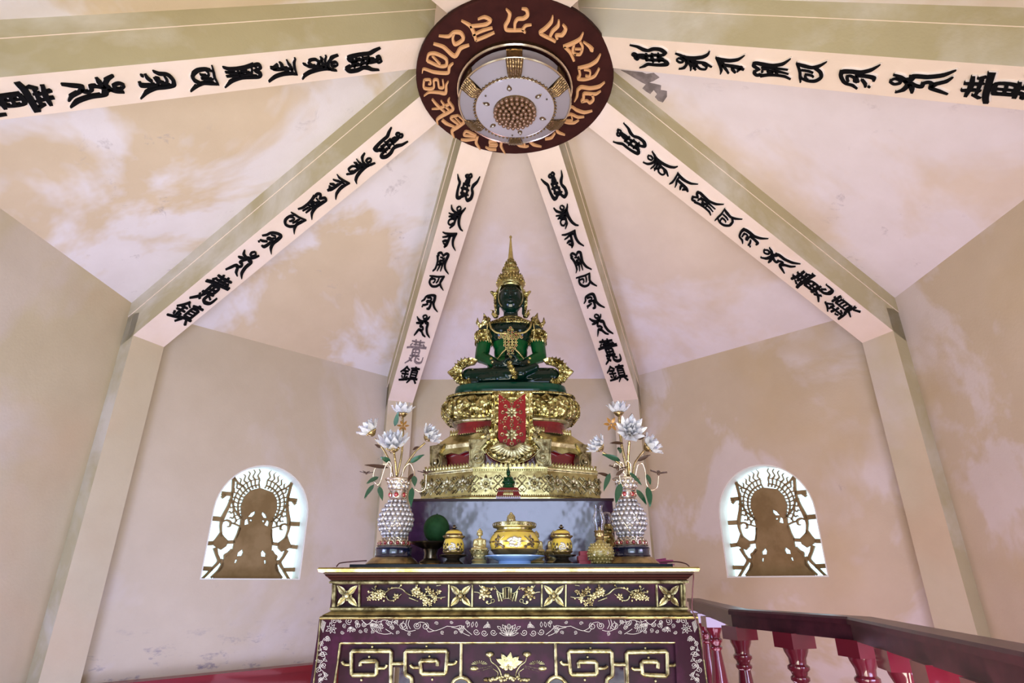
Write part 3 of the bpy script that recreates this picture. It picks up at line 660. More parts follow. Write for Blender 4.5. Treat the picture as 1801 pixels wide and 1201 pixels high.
# apron board, its flaring ends, engraved scrolls
b = B()
outer = [(566, 1087), (1224, 1085), (1229, 1120), (1236, 1160), (1243, 1201), (1246, 1235), (1190, 1235), (1187, 1201), (1184, 1128), (600, 1128), (596, 1165), (590, 1201), (588, 1235), (545, 1235), (550, 1201), (556, 1160), (562, 1120)]
b.plate(front(YA+.02), [outer], .026); b.obj('apron_board', 'panel', altar)
b = B(); b.box(XZ(566, 1100)[0], XZ(1224, 1100)[0], YA+.02, -.43, 1.04, 1.095)
b.obj('underframe', 'brown', altar)
b = B()
for a_, c_ in (((565, 1088), (549, 1232)), ((1225.5, 1086), (1246, 1232))):
    mx = (a_[0]+c_[0])/2+(3 if a_[0] < 800 else -1)
    b.ribbon(mf, [a_, (mx, 1150), c_], 2.2, .012)
b.obj('edge_bead', 'gold_p', altar, fix=False)
b = B()
me_ = front(YA-.006)
def eng(pts, w_=1.0): b.ribbon(me_, pts, w_, .0012)
def spiral(cx, cy, r, a0, turns=1.35, dr=1, w_=1.0, lead=None):
    n = int(14*turns); P = []
    for i in range(n+1):
        t = i/n; rr = r*(1-.82*t); a = a0+dr*2*pi*turns*t
        P.append((cx+rr*cos(a), cy+rr*sin(a)))
    if lead: P = [lead]+P
    b.ribbon(me_, P, w_, .0012, smooth=False)
def petal(cx, cy, r, ang, w_=.3, lw=.8):
    tip = (cx+r*cos(ang), cy+r*sin(ang))
    for s in (1, -1):
        eng([(cx, cy), (cx+r*.5*cos(ang+s*w_), cy+r*.5*sin(ang+s*w_)), tip], lw)
for sgn in (1, -1):
    X = lambda x: 895+(x-895)*sgn
    dr = sgn
    def sp(cx, cy, r, a, t=1.35, d=1, w_=1.0): spiral(X(cx), cy, r, (a if sgn > 0 else pi-a), t, d*sgn, w_)
    def en(pts, w_=1.0): eng([(X(x), y) for x, y in pts], w_)
    def pe(cx, cy, r, a, w__=.3): petal(X(cx), cy, r, (a if sgn > 0 else pi-a), w__)
    # centre lotus
    for q in range(5): pe(895, 1118, 20-q*.5, -pi/2-q*.32, .22)
    for q in range(3): pe(894-q*6, 1106, 9, -pi/2-.5*q, .5)
    for cx, cy in ((868, 1112), (852, 1113), (838, 1111)): sp(cx, cy, 6, .2, 1.5)
    for q in range(5): pe(862-q*3, 1104, 11, -pi/2-.5+q*.35, .3)
    for q in range(3): pe(838-q*8, 1103, 10, -pi/2+.2*q, .4)
    en([(830, 1116), (820, 1108), (812, 1100), (800, 1102), (786, 1101)]); en([(826, 1118), (816, 1114), (806, 1106), (794, 1103)])
    for q in range(4): pe(812, 1114, 15-q, -pi/2-.3*q+.3, .15)
    en([(786, 1101), (775, 1106), (764, 1109), (754, 1104), (748, 1096), (738, 1094), (731, 1100)])
    en([(764, 1109), (754, 1111), (750, 1106)]); sp(748, 1101, 6.5, -1.2, 1.5); sp(733, 1100, 7, -.6, 1.6)
    en([(731, 1108), (722, 1110), (712, 1108), (706, 1100), (710, 1092)]); sp(709, 1100, 7.5, .2, 1.6); en([(720, 1090), (718, 1098), (722, 1106)]); en([(716, 1089), (714, 1097), (717, 1107)])
    en([(688, 1114), (676, 1115), (664, 1112), (656, 1104), (650, 1098)]); en([(692, 1115), (684, 1110), (678, 1106)]); en([(700, 1092), (690, 1094), (676, 1090), (664, 1094), (652, 1090)])
    for cx, cy, r, a in ((686, 1096, 5, 1), (697, 1094, 4, 2), (670, 1101, 5, .4), (640, 1098, 4.5, 0), (630, 1100, 5, 2), (614, 1092, 6.5, 1.2), (588, 1092, 5.5, 2.2), (597, 1091, 4, .3), (690, 1104, 4, 3), (628, 1094, 4, 1)): sp(cx, cy, r, a, 1.6)
    for q in range(5): en([(672-q*3.2, 1096), (668-q*3.4, 1104), (671-q*3.2, 1111)], .8)
    for q in range(4): pe(616, 1102, 10, .6+.5*q, .3)
    for q in range(4): pe(652, 1096, 12, .3+.35*q, .25)
    en([(636, 1090), (646, 1098), (656, 1090)], 1.2)
    for x, y, r, a in ((822, 1094, 3.5, 1), (802, 1112, 3.5, 2), (794, 1094, 3, 0), (778, 1112, 3.5, 1), (768, 1096, 3.5, 3), (720, 1114, 3.5, 1), (700, 1112, 3.5, 2), (662, 1100, 4, 0), (656, 1111, 3.5, 2), (644, 1108, 4, 1), (634, 1110, 3.5, 0), (623, 1108, 3.5, 2), (606, 1100, 4, 1), (602, 1112, 3.5, 0)): sp(x, y, r, a, 1.5, 1, .8)
    for q in range(6): en([(700-q*9, 1090), (697-q*9, 1095), (701-q*9, 1100)], .8)
    # corner flower and the vine down the leg
    for q in range(7): pe(583, 1105, 11 if q % 2 else 9, q*2*pi/7, .4)
    sp(583, 1105, 4, 0, 1.2)
    for q in range(5): en([(567+q*1.5, 1090+q), (564+q, 1104+q*2)], .8)
    for q in range(4): pe(576, 1118, 10, pi/2+.35*q-.5, .3)
    for cx, cy, r, a in ((566, 1131, 4.5, 1), (573, 1140, 4, 2.5), (567, 1150, 5, 0), (560, 1162, 3.5, 3), (571, 1170, 5, 1), (562, 1178, 5.5, 2), (574, 1186, 4, 0), (566, 1195, 5, 1.5)): sp(cx-(1 if cy > 1150 else 0), cy, r, a, 1.5)
    for cy in (1138, 1146, 1158, 1168, 1182, 1190): pe(568, cy, 9, .6 if cy % 4 else 2.4, .4); pe(566, cy+3, 7, 2.6, .4)
    en([(570, 1122), (563, 1140), (572, 1156), (561, 1172), (572, 1186), (560, 1200)])
b.obj('engraved_scrollwork', mat('engraved_silver_gilt', (.40, .36, .34), .5, .2), altar, fix=False)
# X-shaped flower blocks and posts on the frieze
yt, yb = 1028, 1067
for x0, x1 in ((590, 633), (790, 831), (953, 995), (1154, 1197)):
    for x in (x0, x1):
        b = B(); b.ribbon(mf, [(x+(0), yt), (x+(1.5 if x > 1100 else -.5), yb)], 4.2, .010, smooth=False); b.obj('post', 'gold_p', altar, fix=False)
    cx = (x0+x1)/2; cy = (yt+yb)/2
    b = B(); n = Vector((0, -1, 0))
    for sx in (1, -1):
        for sy in (1, -1):
            A_ = mf(cx+sx*2.5, cy+sy*2.5, .008); T = mf(cx+sx*17.5, cy+sy*18, .006)
            b.leaf(A_, T, .020, n, th=.001, cup=.45, seg=6)
            b.leaf(A_, T, .009, n+Vector((0, 0, .1)), th=.004, cup=0, seg=5)
    b.ball(mf(cx, cy, .010), .009, 10, 6)
    for dx, dy in ((7, 0), (-7, 0), (0, 7), (0, -7)): b.ball(mf(cx+dx, cy+dy, .006), .0045, 6, 4)
    b.obj('cross_flower', 'gold_p', altar, 60)
for x in (586.5, 1203):
    b = B(); b.ribbon(mf, [(x, yt), (x, yb)], 6, .008, smooth=False); b.obj('corner_post', 'gold_p', altar, fix=False)
def blossom(b, px, py, r, Y=YA, n=5, a0=0):
    c = front(Y)(px, py, .007)
    for k in range(n):
        a = a0+2*pi*k/n; d = Vector((cos(a), 0, sin(a))); R = Matrix.Rotation(-a, 3, 'Y')
        b.ball(c+d*r*.62, r*.46, 6, 4, (1.1, .55, .8), R)
    b.ball(c+Vector((0, -.004, 0)), r*.26, 6, 4)
def branch(sgn):
    b = B(); X = (lambda x: x) if sgn > 0 else (lambda x: 1787-x)
    def br(pts, ww): b.ribbon(mf, [(X(x), y) for x, y in pts], ww, .009)
    br([(648, 1043), (655, 1041), (662, 1046)], [1, 2, 1.5]); br([(672, 1044), (680, 1041), (688, 1035), (698, 1033.5), (708, 1036), (716, 1043), (724, 1047)], [2, 2, 2, 2.4, 2.6, 3.5, 2.5])
    br([(680, 1048), (683, 1054), (688, 1056), (694, 1055), (700, 1050), (707, 1044.5)], [3, 2.4, 2.4, 2.4, 2, 1]); br([(720, 1051), (728, 1054), (736, 1057)], [3, 2.4, 1.5])
    br([(745, 1048), (756, 1047), (765, 1050), (775, 1051), (784, 1049.5)], [2, 2, 3, 2, 1]); br([(655, 1034), (661, 1038), (660, 1031)], 1.4); br([(730, 1034), (738, 1040), (744, 1046)], 1.6)
    br([(668, 1037), (678, 1040)], 1.6); br([(768, 1030), (776, 1029)], 1.2); br([(702, 1034), (706, 1029)], 1.2)
    for x, y, r in ((658, 1045, .010), (667, 1042, .011), (668, 1050, .010), (674, 1046, .010), (650, 1052, .008), (660, 1051, .009), (697, 1049, .010), (733, 1037, .012), (729, 1044, .009), (738, 1045, .012), (745, 1050, .012), (752, 1056, .010), (748, 1061, .008), (757, 1062, .007), (753, 1037, .010), (760, 1042, .011), (764, 1048, .009), (771, 1041, .008), (766, 1053, .007)):
        blossom(b, X(x), y, r, a0=x)
    for x, y in ((676, 1056), (693, 1056), (684, 1035), (690, 1034), (706, 1029), (776, 1052), (662, 1031), (649, 1040)): b.ball(mf(X(x), y, .006), .004, 6, 4)
    for x, y, dx, dy in ((656, 1050, 2, 6), (764, 1054, 1.5, 7), (760, 1054, -1, 5), (735, 1031, -3, -3), (728, 1040, -5, -2), (771, 1040, 6, -1)):
        b.leaf(mf(X(x), y, .006), mf(X(x+dx), y+dy, .006), .009, (0, -1, 0), seg=4)
    b.obj('carved_branch', 'gold_p', altar, 60)
branch(1); branch(-1)
b = B()                               # open scroll and flowers at the centre of the frieze
for sgn in (1, -1):
    X = lambda x: 892+(x-892)*sgn
    def br(pts, ww, h=.008): b.ribbon(mf, [(X(x), y) for x, y in pts], ww, h)
    for x in (885, 889): br([(x, 1034), (x+.3, 1052)], 4.4, .012)
    br([(884, 1036), (888, 1033), (892, 1032.5)], 1.6, .014); br([(884.5, 1054), (888, 1052.5), (892, 1052)], 1.6, .014)
    br([(874, 1039), (878, 1057)], 4, .010); br([(879, 1044), (883, 1057)], 3.6, .008); br([(870, 1031), (873, 1036), (878, 1042), (884, 1044)], 1.6, .012)
    blossom(b, X(853), 1042, .017, n=7); blossom(b, X(853), 1042, .010, n=5)
    br([(834, 1041), (840, 1041.5), (846, 1044)], 1.6); br([(843, 1029), (847, 1034), (852, 1034)], 1.6)
    br([(866, 1060), (870, 1057), (868, 1053.5), (864, 1055), (864, 1060), (858, 1062)], 2)
    for x, y, dx, dy in ((846, 1048, -3, 5), (850, 1050, 2, 6), (860, 1047, 6, 4), (863, 1038, 3, -5), (850, 1034, -4, -4), (856, 1056, 2, 6)): b.leaf(mf(X(x), y, .006), mf(X(x+dx), y+dy, .006), .009, (0, -1, 0), seg=4)
    for x in range(0, 6): b.ball(mf(X(855+x*3), 1034.5+(x % 2), .005), .0028, 5, 4)
b.obj('carved_scroll', 'gold_p', altar, 60)
# fretwork field below the apron
b = B()
def rect(x0, x1, y0, y1): return [(x0, y0), (x1, y0), (x1, y1), (x0, y1)]
low = [(600, 1128), (1186, 1128), (1190, 1235), (1118, 1235), (1118, 1190), (1128, 1190)]
low = [(600, 1126), (1186, 1126), (1191, 1240), (1106, 1240), (1103, 1172), (1077, 1172), (1077, 1186), (1065, 1190), (1062, 1200), (1058, 1206), (1004, 1206), (995, 1196), (985, 1190), (976, 1189), (966, 1194), (957, 1206), (832, 1206), (824, 1195), (812, 1189.5), (802, 1194), (794, 1206), (730, 1206), (726, 1194), (713, 1187), (713, 1172), (692, 1172), (691, 1240), (596, 1240)]
b.plate(front(YA+.036), [low], .020); b.obj('fret_board', 'panel', altar)
def tubepx(name, lists, r, mt='gold_p', off=.014):
    b = B()
    for pts in lists:
        # round the corners a little
        P = []
        for i, p in enumerate(pts):
            if 0 < i < len(pts)-1:
                for q in (pts[i-1], pts[i+1]):
                    d = (q[0]-p[0], q[1]-p[1]); l = sqrt(d[0]**2+d[1]**2); k = min(2.4, l*.4)/l
                    P.append((p[0]+d[0]*k, p[1]+d[1]*k))
            else: P.append(p)
        b.tube([front(YA+.02)(x, y, off) for x, y in P], r, 8)
    return b.obj(name, mt, altar, 60)
c6 = lambda x, y: (540+x/5.003, 980+y/5.003); c7 = lambda x, y: (890+x/4.868, 980+y/4.868)
U = [([(480,950),(480,910),(625,910),(620,1030),(400,1030),(400,820),(750,820),(745,935),(745,1190)], [(620,970),(700,970),(710,940)], [(320,912),(332,940),(395,940)], c6),
     ([(1150,950),(1155,905),(1000,905),(1010,1020),(1225,1020),(1240,820),(870,820),(870,1020),(885,1035),(925,1050),(930,1120)], [(1245,935),(1308,935),(1320,905)], [(1000,965),(930,965),(915,940)], c6),
     ([(620,940),(615,890),(770,890),(775,997),(550,1000),(530,800),(900,800),(908,1000),(895,1018),(860,1028),(855,1090)], [(465,885),(477,912),(540,912)], [(775,945),(850,945),(865,925)], c7),
     ([(1290,945),(1295,890),(1150,890),(1160,1000),(1375,1010),(1370,800),(1025,810),(1035,1180)], [(1375,920),(1440,920),(1450,895)], [(1155,955),(1080,955),(1070,935)], c7)]
for main, h1, h2, cf in U:
    tubepx('key_fret', [[cf(*p) for p in main]], .0068); tubepx('fret_hook', [[cf(*p) for p in h1]], .0048); tubepx('fret_hook', [[cf(*p) for p in h2]], .0048)
tubepx('fret_link', [[c6(745, 932), c6(870, 928)]], .0055); tubepx('fret_link', [[c7(905, 912), c7(1030, 912)]], .0055)
tubepx('fret_post', [[(812, 1130), (811, 1190)]], .0055); tubepx('fret_post', [[(976, 1130), (978, 1188)]], .0055)
tubepx('fret_arch', [[(793, 1207), (800, 1194), (811, 1189), (822, 1193), (833, 1207)]], .006); tubepx('fret_arch', [[(957, 1207), (967, 1193), (977, 1188), (988, 1192), (1000, 1207)]], .006)
tubepx('gilt_frame', [[(587, 1238), (592, 1180), (600, 1128.5), (895, 1127.5), (1190, 1127), (1193, 1180), (1197, 1238)]], .0068)
tubepx('gilt_frame', [[(582, 1238), (588, 1180), (592, 1121), (895, 1120.5), (1199, 1120), (1203, 1180), (1208, 1238)]], .0045, off=.012)
b = B()
for x, y in ((580, 785), (553, 872), (1055, 780), (1080, 868), (485, 1075), (1105, 1070)): b.ball(front(YA+.02)(*c6(x, y), .008), .0045, 7, 5)
for x, y in ((720, 775), (695, 850), (1187, 775), (1215, 857), (672, 1045), (1275, 1055)): b.ball(front(YA+.02)(*c7(x, y), .008), .0045, 7, 5)
b.obj('studs', 'gold_p', altar, 60)
# lotus relief
b = B(); c8 = lambda x, y: (800+x/9.005, 1110+y/9.005); ml = front(YA+.02)
def lf(x0, y0, x1, y1, w_, cup=.3): b.leaf(ml(*c8(x0, y0), .006), ml(*c8(x1, y1), .010), w_, (0, -1, 0), seg=6, th=.002, cup=cup)
for x, y, w_ in ((650, 430, .018), (735, 345, .020), (885, 325, .022), (1020, 390, .020), (1085, 465, .018), (780, 440, .022), (950, 440, .022), (860, 420, .026)): lf(850, 540, x, y, w_)
for x, y in ((700, 545), (1000, 548)): lf(850, 560, x, y, .014)
for x, y in ((760, 590), (940, 590)): lf(850, 570, x, y, .012)
for s in (1, -1):
    X = lambda x: 850+(x-850)*s*(1 if s > 0 else 1.02)
    b.ribbon(ml, [c8(X(1140), 400), c8(X(1115), 480), c8(X(1040), 540), c8(X(985), 620), c8(X(960), 700)], [1.5, 2, 2.5, 2.5, 2.5], .006)
    b.ball(ml(*c8(X(1140), 360), .008), .0125, 8, 5, (1.2, .7, .6)); b.ball(ml(*c8(X(1140), 376), .010), .007, 7, 5)
    for k in range(9):
        a = radians(15+k*18.5); b.ribbon(ml, [c8(X(1300+45*cos(a)), 525-20*sin(a)), c8(X(1300+125*cos(a)), 535-75*sin(a))], [.8, 1.8], .006)
    b.ball(ml(*c8(X(1385), 585), .006), .009, 7, 5, (1.6, .7, .8)); b.ribbon(ml, [c8(X(1340), 590), c8(X(1240), 575), c8(X(1110), 545)], 1.2, .004); b.ribbon(ml, [c8(X(1340), 640), c8(X(1200), 600), c8(X(1080), 560)], [.6, 1.6, 1], .004)
    b.ribbon(ml, [c8(X(1030), 740), c8(X(1015), 650), c8(X(1090), 590)], 1.8, .006)
random.seed(3)
for k in range(44):
    x = 480+k*16; b.ball(ml(*c8(x+random.uniform(-8, 8), 770-50*math.exp(-((x-850)/230)**2)*random.random()*1.6+random.uniform(-8, 8)), .004), random.uniform(.0035, .007), 6, 4)
b.obj('carved_lotus', 'gold_p', altar, 60)
# legs and sides down to the floor
for x0, x1 in ((545, 592), (1196, 1246)):
    b = B(); X0, z1 = XZ(x0, 1230); X1, _ = XZ(x1, 1230)
    for y0, y1 in ((YA+.0, YA+.06), (-.49, -.43)):
        b.hexa([(X0+.01, y0, 0), (X1+.01, y0, 0), (X1+.01, y1, 0), (X0+.01, y1, 0)], [(X0, y0, .9), (X1, y0, .9), (X1, y1, .9), (X0, y1, .9)])
    b.obj('leg', 'panel', altar)
b = B(); b.box(XZ(566, 1100)[0], XZ(1224, 1100)[0], -.45, -.43, .95, 1.06); b.obj('back_board', 'panel', altar)
# things lying on the table: black glass sheet
TT = XZ(900, 998)[1]+.001
b = B(); x0 = at(614, 995, YA).x; x1 = at(1184, 995, YA).x; b.box(x0, x1, YA+.005, -.435, TT, TT+.010)
o = b.obj('glass_sheet', 'black'); tag(o, 'black glass sheet covering the top of the altar table', 'glass sheet')
TOP = TT+.010

# ------------------------------------------------------------------ purple plinth
PY = -.425
px0, px1 = at(722, 880, PY).x, at(1077, 880, PY).x; PZ = at(900, 877, PY).z
b = B(); b.box(px0, px1, PY, .62, 0, PZ-.008)
pl = b.obj('plinth', 'purple'); tag(pl, 'tall plain purple lacquered plinth between the altar table and the gilded throne', 'plinth')
b = B(); b.box(px0-.006, px1+.006, PY-.006, .626, PZ-.010, PZ); b.obj('rim', 'brown', pl)

# ------------------------------------------------------------------ gilded throne
TC = (.019, -.168); DP = .5            # centre, depth as a share of the width
throne = empty('throne', (TC[0], TC[1], PZ), 'tiered octagonal gold throne with red recesses and an engraved frieze, under the green seated figure', 'throne')
R8 = radians(22.5)
def zax(py, Y=None): return at(898, py, TC[1] if Y is None else Y).z
def hwx(px, py): return abs(at(px, py, TC[1]).x-TC[0])
def oct_(prof, name, mt, parent=throne, smooth=False):
    b = B(); b.lathe([(r/cos(R8), z) for r, z in prof], TC, 8, R8, closed=False, sy=DP); return b.obj(name, mt, parent, smooth)
z0 = PZ; zf = at(900, 824, TC[1]-.39*DP).z      # top of frieze on its front face
oct_([(0, z0+.0), (.415, z0), (.415, z0+.012), (.408, z0+.016), (.402, z0+.022), (.392, zf-.01), (.396, zf), (.396, zf+.008), (.3, zf+.008)], 'frieze_base', 'gold_s')
def corner(apo, k):                     # octagon corners, counted from the front face
    a = (k-.5)*pi/4; r = apo/cos(R8); return Vector((TC[0]+r*sin(a), TC[1]-DP*r*cos(a), 0))
def facevec(face):
    u = (corner(.4, face+1)-corner(.4, face)).normalized(); return Vector((u.y, -u.x, 0)), u
def front_of(apo, u, z, face=0, out=0.0):
    t = .5+.5*u/(apo*tan(R8)); p = corner(apo, face).lerp(corner(apo, face+1), t)+facevec(face)[0]*out
    p.z = z; return p
def rosette(b, c, n, u, r, k=8):
    for i in range(k):
        a = 2*pi*i/k; d = u*cos(a)+Vector((0, 0, 1))*sin(a)
        b.leaf(c+d*r*.25, c+d*r, r*.42, n, th=.002, cup=.4, seg=4); b.ball(c+d*r*.72+n*.003, r*.11, 5, 4)
    b.ball(c+n*.004, r*.22, 7, 5)
zm = (z0+zf)/2+.004
for face in (-2, -1, 0, 1, 2):
    n, u = facevec(face); b = B()
    for q in (-.105, 0, .105):
        rosette(b, front_of(.397, q, zm, face), n, u, .040, 8)
    for q in (-.155, -.052, .052, .155):
        c = front_of(.397, q, zm, face)
        for s in (1, -1):
            b.tube([c+n*.003, c+u*.02*s+n*.003+Vector((0, 0, .022)), c+u*.008*s+Vector((0, 0, .036))+n*.003, c-u*.008*s+Vector((0, 0, .022))+n*.003], .0028, 5)
            b.tube([c+n*.003, c+u*.02*s+n*.003-Vector((0, 0, .022)), c+u*.008*s-Vector((0, 0, .036))+n*.003, c-u*.008*s-Vector((0, 0, .022))+n*.003], .0028, 5)
        b.ball(c+n*.004, .006, 6, 4)
    for i in range(34):
        uu = -.162+i*.0098
        b.ball(front_of(.404, uu, z0+.022, face), .0035, 5, 4); b.ball(front_of(.396, uu, zf-.006, face), .0035, 5, 4)
    b.obj('carved_frieze', 'gold_p', throne, 60)
    b = B()                            # row of little pointed leaves standing on the frieze
    for i in range(17):
        uu = -.156+i*.0195; c = front_of(.385, uu, zf+.004, face)
        b.leaf(c, c+Vector((0, 0, .026))+n*.004, .017, n, th=.003, cup=.2, seg=4)
    b.obj('leaf_crest', 'gold_s', throne, 60)
zr = at(900, 800, TC[1]-.30).z; zr2 = zf+.03
zc0 = at(900, 786, TC[1]-.35*DP).z; zc1 = at(900, 776, TC[1]-.355*DP).z; zroof = at(900, 759, TC[1]-.28*DP).z
oct_([(.30, zf+.005), (.30, zc0+.01)], 'red_recess', 'red')
oct_([(.30, zc0-.012), (.335, zc0-.004), (.355, zc1), (.352, zc1+.006), (.345, zc1+.008), (.285, zroof), (.28, zroof+.004), (.2, zroof+.004)], 'roof_tier', 'gold_s')
# scroll brackets at the corners, their volutes turned to the front
for k in range(-1, 3):
    side = -1 if k <= 0 else 1
    c = corner(.345 if k in (0, 1) else .325, k); n = (facevec(k-1)[0]+facevec(k)[0]).normalized(); n = (n+Vector((0, -.8, 0))).normalized(); u = Vector((-n.y, n.x, 0))*side
    zt = zc1+.004; zb = zf+.006; H = zt-zb
    bp_ = lambda x, z, o: c+u*x+n*(o-.01)+Vector((0, 0, zb+z))
    b = B(); W2 = .036
    prof = [(W2, H), (W2*.95, H*.70), (W2*.9, H*.35), (W2*1.0, H*.05), (W2*.3, 0), (-W2*.3, .02*H), (-W2*.85, H*.14), (-W2*1.0, H*.36), (-W2*.8, H*.55), (-W2*.35, H*.66), (-W2*.7, H*.78), (-W2*1.1, H*.9), (-W2*1.3, H)]
    b.plate(bp_, [prof], .040)
    P = []; W_ = []
    for i in range(24):
        t = i/23; rr = W2*.80*(1-.8*t); an = 1.3+t*9.4
        P.append((-W2*.10+rr*cos(an), H*.33+rr*sin(an))); W_.append(.010-.002*t)
    b.ribbon(lambda x, z, o: bp_(x, z, o+.040), P, W_, .008, smooth=False)
    b.ball(bp_(-W2*.1, H*.33, .044), .010, 8, 5)
    b.ribbon(lambda x, z, o: bp_(x, z, o+.040), [(W2*.95, H*.98), (W2*.85, H*.6), (W2*.8, H*.3), (W2*.5, H*.08)], .008, .006)
    b.obj('scroll_bracket', 'gold_p', throne, 35)
b = B()
for face in (-2, -1, 0, 1, 2):
    n, u = facevec(face)
    for i in range(15):
        cc = front_of(.282, -.112+i*.016, zroof, face); b.leaf(cc, cc+Vector((0, 0, .026)), .015, n, th=.003, seg=4)
b.obj('upper_leaf_crest', 'gold_s', throne, 60)
# lobed aprons hanging between the brackets
for face in (-2, -1, 0, 1, 2):
    n, u = facevec(face); b = B()
    P = [(-.130, zc1), (.130, zc1), (.130, zc0-.045), (.10, zc0-.018), (.05, zc0-.010), (0, zc0-.022), (-.05, zc0-.010), (-.10, zc0-.018), (-.130, zc0-.045)]
    b.plate(lambda x, z, o: front_of(.325, x, z, face, o), [P], .012); b.obj('lobed_apron', 'gold_s', throne, 40)
# red neck and lotus cushion (round)
SQ = 3.2                               # rounded-rectangular plan
def zft(py, r): return at(900, py, TC[1]-DP*r).z
wB = hwx(781, 715); wT = hwx(789, 692); wL = hwx(799, 739); wN = hwx(803, 748)
zb0, zb2 = zft(738, wL), zft(688.5, wT)
b = B(); b.lathe([(wN+.004, zroof), (wN, zroof+.015), (wN-.002, zb0+.004)], TC, 64, sy=DP, sq=SQ, closed=False); b.obj('red_neck', 'red', throne, 40)
b = B()
prof = [(wL-.02, zb0-.004), (wL+.002, zb0), (wL+.006, zb0+.008), (wL, zb0+.014)]
b.lathe(prof, TC, 72, sy=DP, sq=SQ, closed=False); b.obj('cushion_lip', 'gold_p', throne, 60)
zA = zb0+.012; zC = zb2-.004
b = B(); prof = []
for i in range(15):
    t = i/14; ang = -pi/2+t*pi*.93
    prof.append((wB-.055+.055*cos(ang)+(.0 if t < .5 else -.006*(t-.5)*2), (zA+zC)/2+(zC-zA)/2*sin(ang)))
prof = [(wL-.006, zA)]+prof[2:]
b.lathe(prof, TC, 96, sy=DP, sq=SQ, closed=False); b.obj('lotus_cushion', 'gold', throne, 60)
# overlapping carved petals on the cushion
rows = B()
def bulge(t):
    ang = -pi/2+t*pi*.93; return wB-.055+.055*cos(ang), (zA+zC)/2+(zC-zA)/2*sin(ang)
for row, (t0, t1, nn_) in enumerate(((.16, .52, 30), (.40, .76, 30), (.62, .95, 30))):
    for i in range(nn_):
        a = 2*pi*(i+.5*(row % 2))/nn_; pts = []
        r0_, z0_ = bulge(t0); r1_, z1_ = bulge(t1)
        def sp_(r, a_=a): q_ = (abs(cos(a_))**SQ+abs(sin(a_))**SQ)**(-1/SQ); return Vector((TC[0]+q_*r*cos(a_), TC[1]+q_*r*DP*sin(a_), 0))
        A_ = sp_(r0_+.002)+Vector((0, 0, z0_)); T_ = sp_(r1_+.003)+Vector((0, 0, z1_))
        tg = sp_(1, a+.05)-sp_(1, a-.05); nv = Vector((tg.y, -tg.x, 0)).normalized()
        rows.leaf(A_, T_, .058, nv, curl=0, th=.006, cup=.10, seg=5)
        rows.tube([A_+nv*.008, (A_+T_)/2+nv*.011, T_+nv*.004], [.004, .0035, .002], 5)
for i in range(110):
    a = 2*pi*i/110; rows.ball(sp_(wT+.004, a)+Vector((0, 0, zb2-.001)), .0045, 5, 4)
rows.obj('carved_petals', 'gold', throne, 60, kind='stuff')
b = B(); b.lathe([(wT, zb2-.006), (wT+.003, zb2), (wT-.004, zb2+.006), (.1, zb2+.006)], TC, 72, sy=DP, sq=SQ, closed=False); b.obj('cushion_rim', 'gold_s', throne, 60)
# hanging cloth: gold border, red ground, rosettes, fan-shaped hem
YC = TC[1]-DP*.37-.006; mc = front(YC)
hang = B()
hang.plate(mc, [[(866, 690), (936, 690), (937, 745), (941, 762), (955, 770), (947, 776), (941, 782), (948, 790), (930, 806), (915, 814), (900, 817), (884, 813), (866, 804), (850, 790), (858, 782), (852, 776), (845, 769), (860, 762), (864, 745)]], .008)
HG = hang.obj('cloth_border', 'gold', throne, 40)
b = B(); b.plate(front(YC-.008), [[(877, 693), (882, 696), (900, 709), (919, 695), (924, 693), (925, 770), (922, 778), (913, 783), (900, 785), (888, 783), (879, 778), (876, 770)]], .004); b.obj('red_ground', 'cloth', HG)
mr = front(YC-.012); nF = Vector((0, -1, 0)); uF = Vector((1, 0, 0))
def rosF(px, py, r, k=8, ob='rosette'):
    b = B(); c = mr(px, py, 0)
    for i in range(k):
        a = 2*pi*i/k+pi/8*(k == 8)*0; d = Vector((cos(a), 0, sin(a)))
        b.leaf(c+d*r*.15, c+d*r*.62, r*.30, nF, th=.002, seg=4)
        cc = c+d*r*.84; b.tube([cc+Vector((cos(q*pi/4), 0, sin(q*pi/4)))*r*.15 for q in range(9)], r*.05, 5)
    b.ball(c, r*.2, 8, 5); return b.obj(ob, 'gold_p', HG, 60)
rosF(900, 725, .047); rosF(900, 764, .050)
for x, y in ((884, 704), (915, 704), (884, 742), (915, 742)): rosF(x, y, .014, 5)
b = B()
for i in range(13):
    a = radians(-90-66+i*11); c = mr(900, 779, .012); d = Vector((cos(a)*1.25, 0, sin(a)*.80))
    b.leaf(c+d*.022, c+d*.088, .024, nF, th=.004, seg=5); b.ball(c+d*.098, .0045, 6, 4)
for x, y, a in ((858, 758, 2.6), (943, 758, .5), (862, 768, 2.9), (938, 768, .2)):
    c = mr(x, y, .002)
    for q in range(5): b.leaf(c, c+Vector((cos(a+(q-2)*.5), 0, sin(a+(q-2)*.5)))*.028, .012, nF, th=.003, seg=4)
b.obj('fan_hem', 'gold_p', HG, 60)
b = B()
for x0, x1 in ((870, 870), (931, 931)):
    for i in range(34): b.ball(mr(x0, 693+i*2.2, 0), .0032, 5, 4)
for i in range(12): b.ball(mr(878+i*1.9, 692+i*1.45, 0), .003, 5, 4); b.ball(mr(922-i*1.9, 692+i*1.45, 0), .003, 5, 4)
for i in range(50):
    a = pi+.25+i*(pi-.5)/49; b.ball(mr(900+47*cos(a), 785-29*sin(a), -.004), .0032, 5, 4)
b.obj('beading', 'gold_s', HG, 60, kind='stuff')

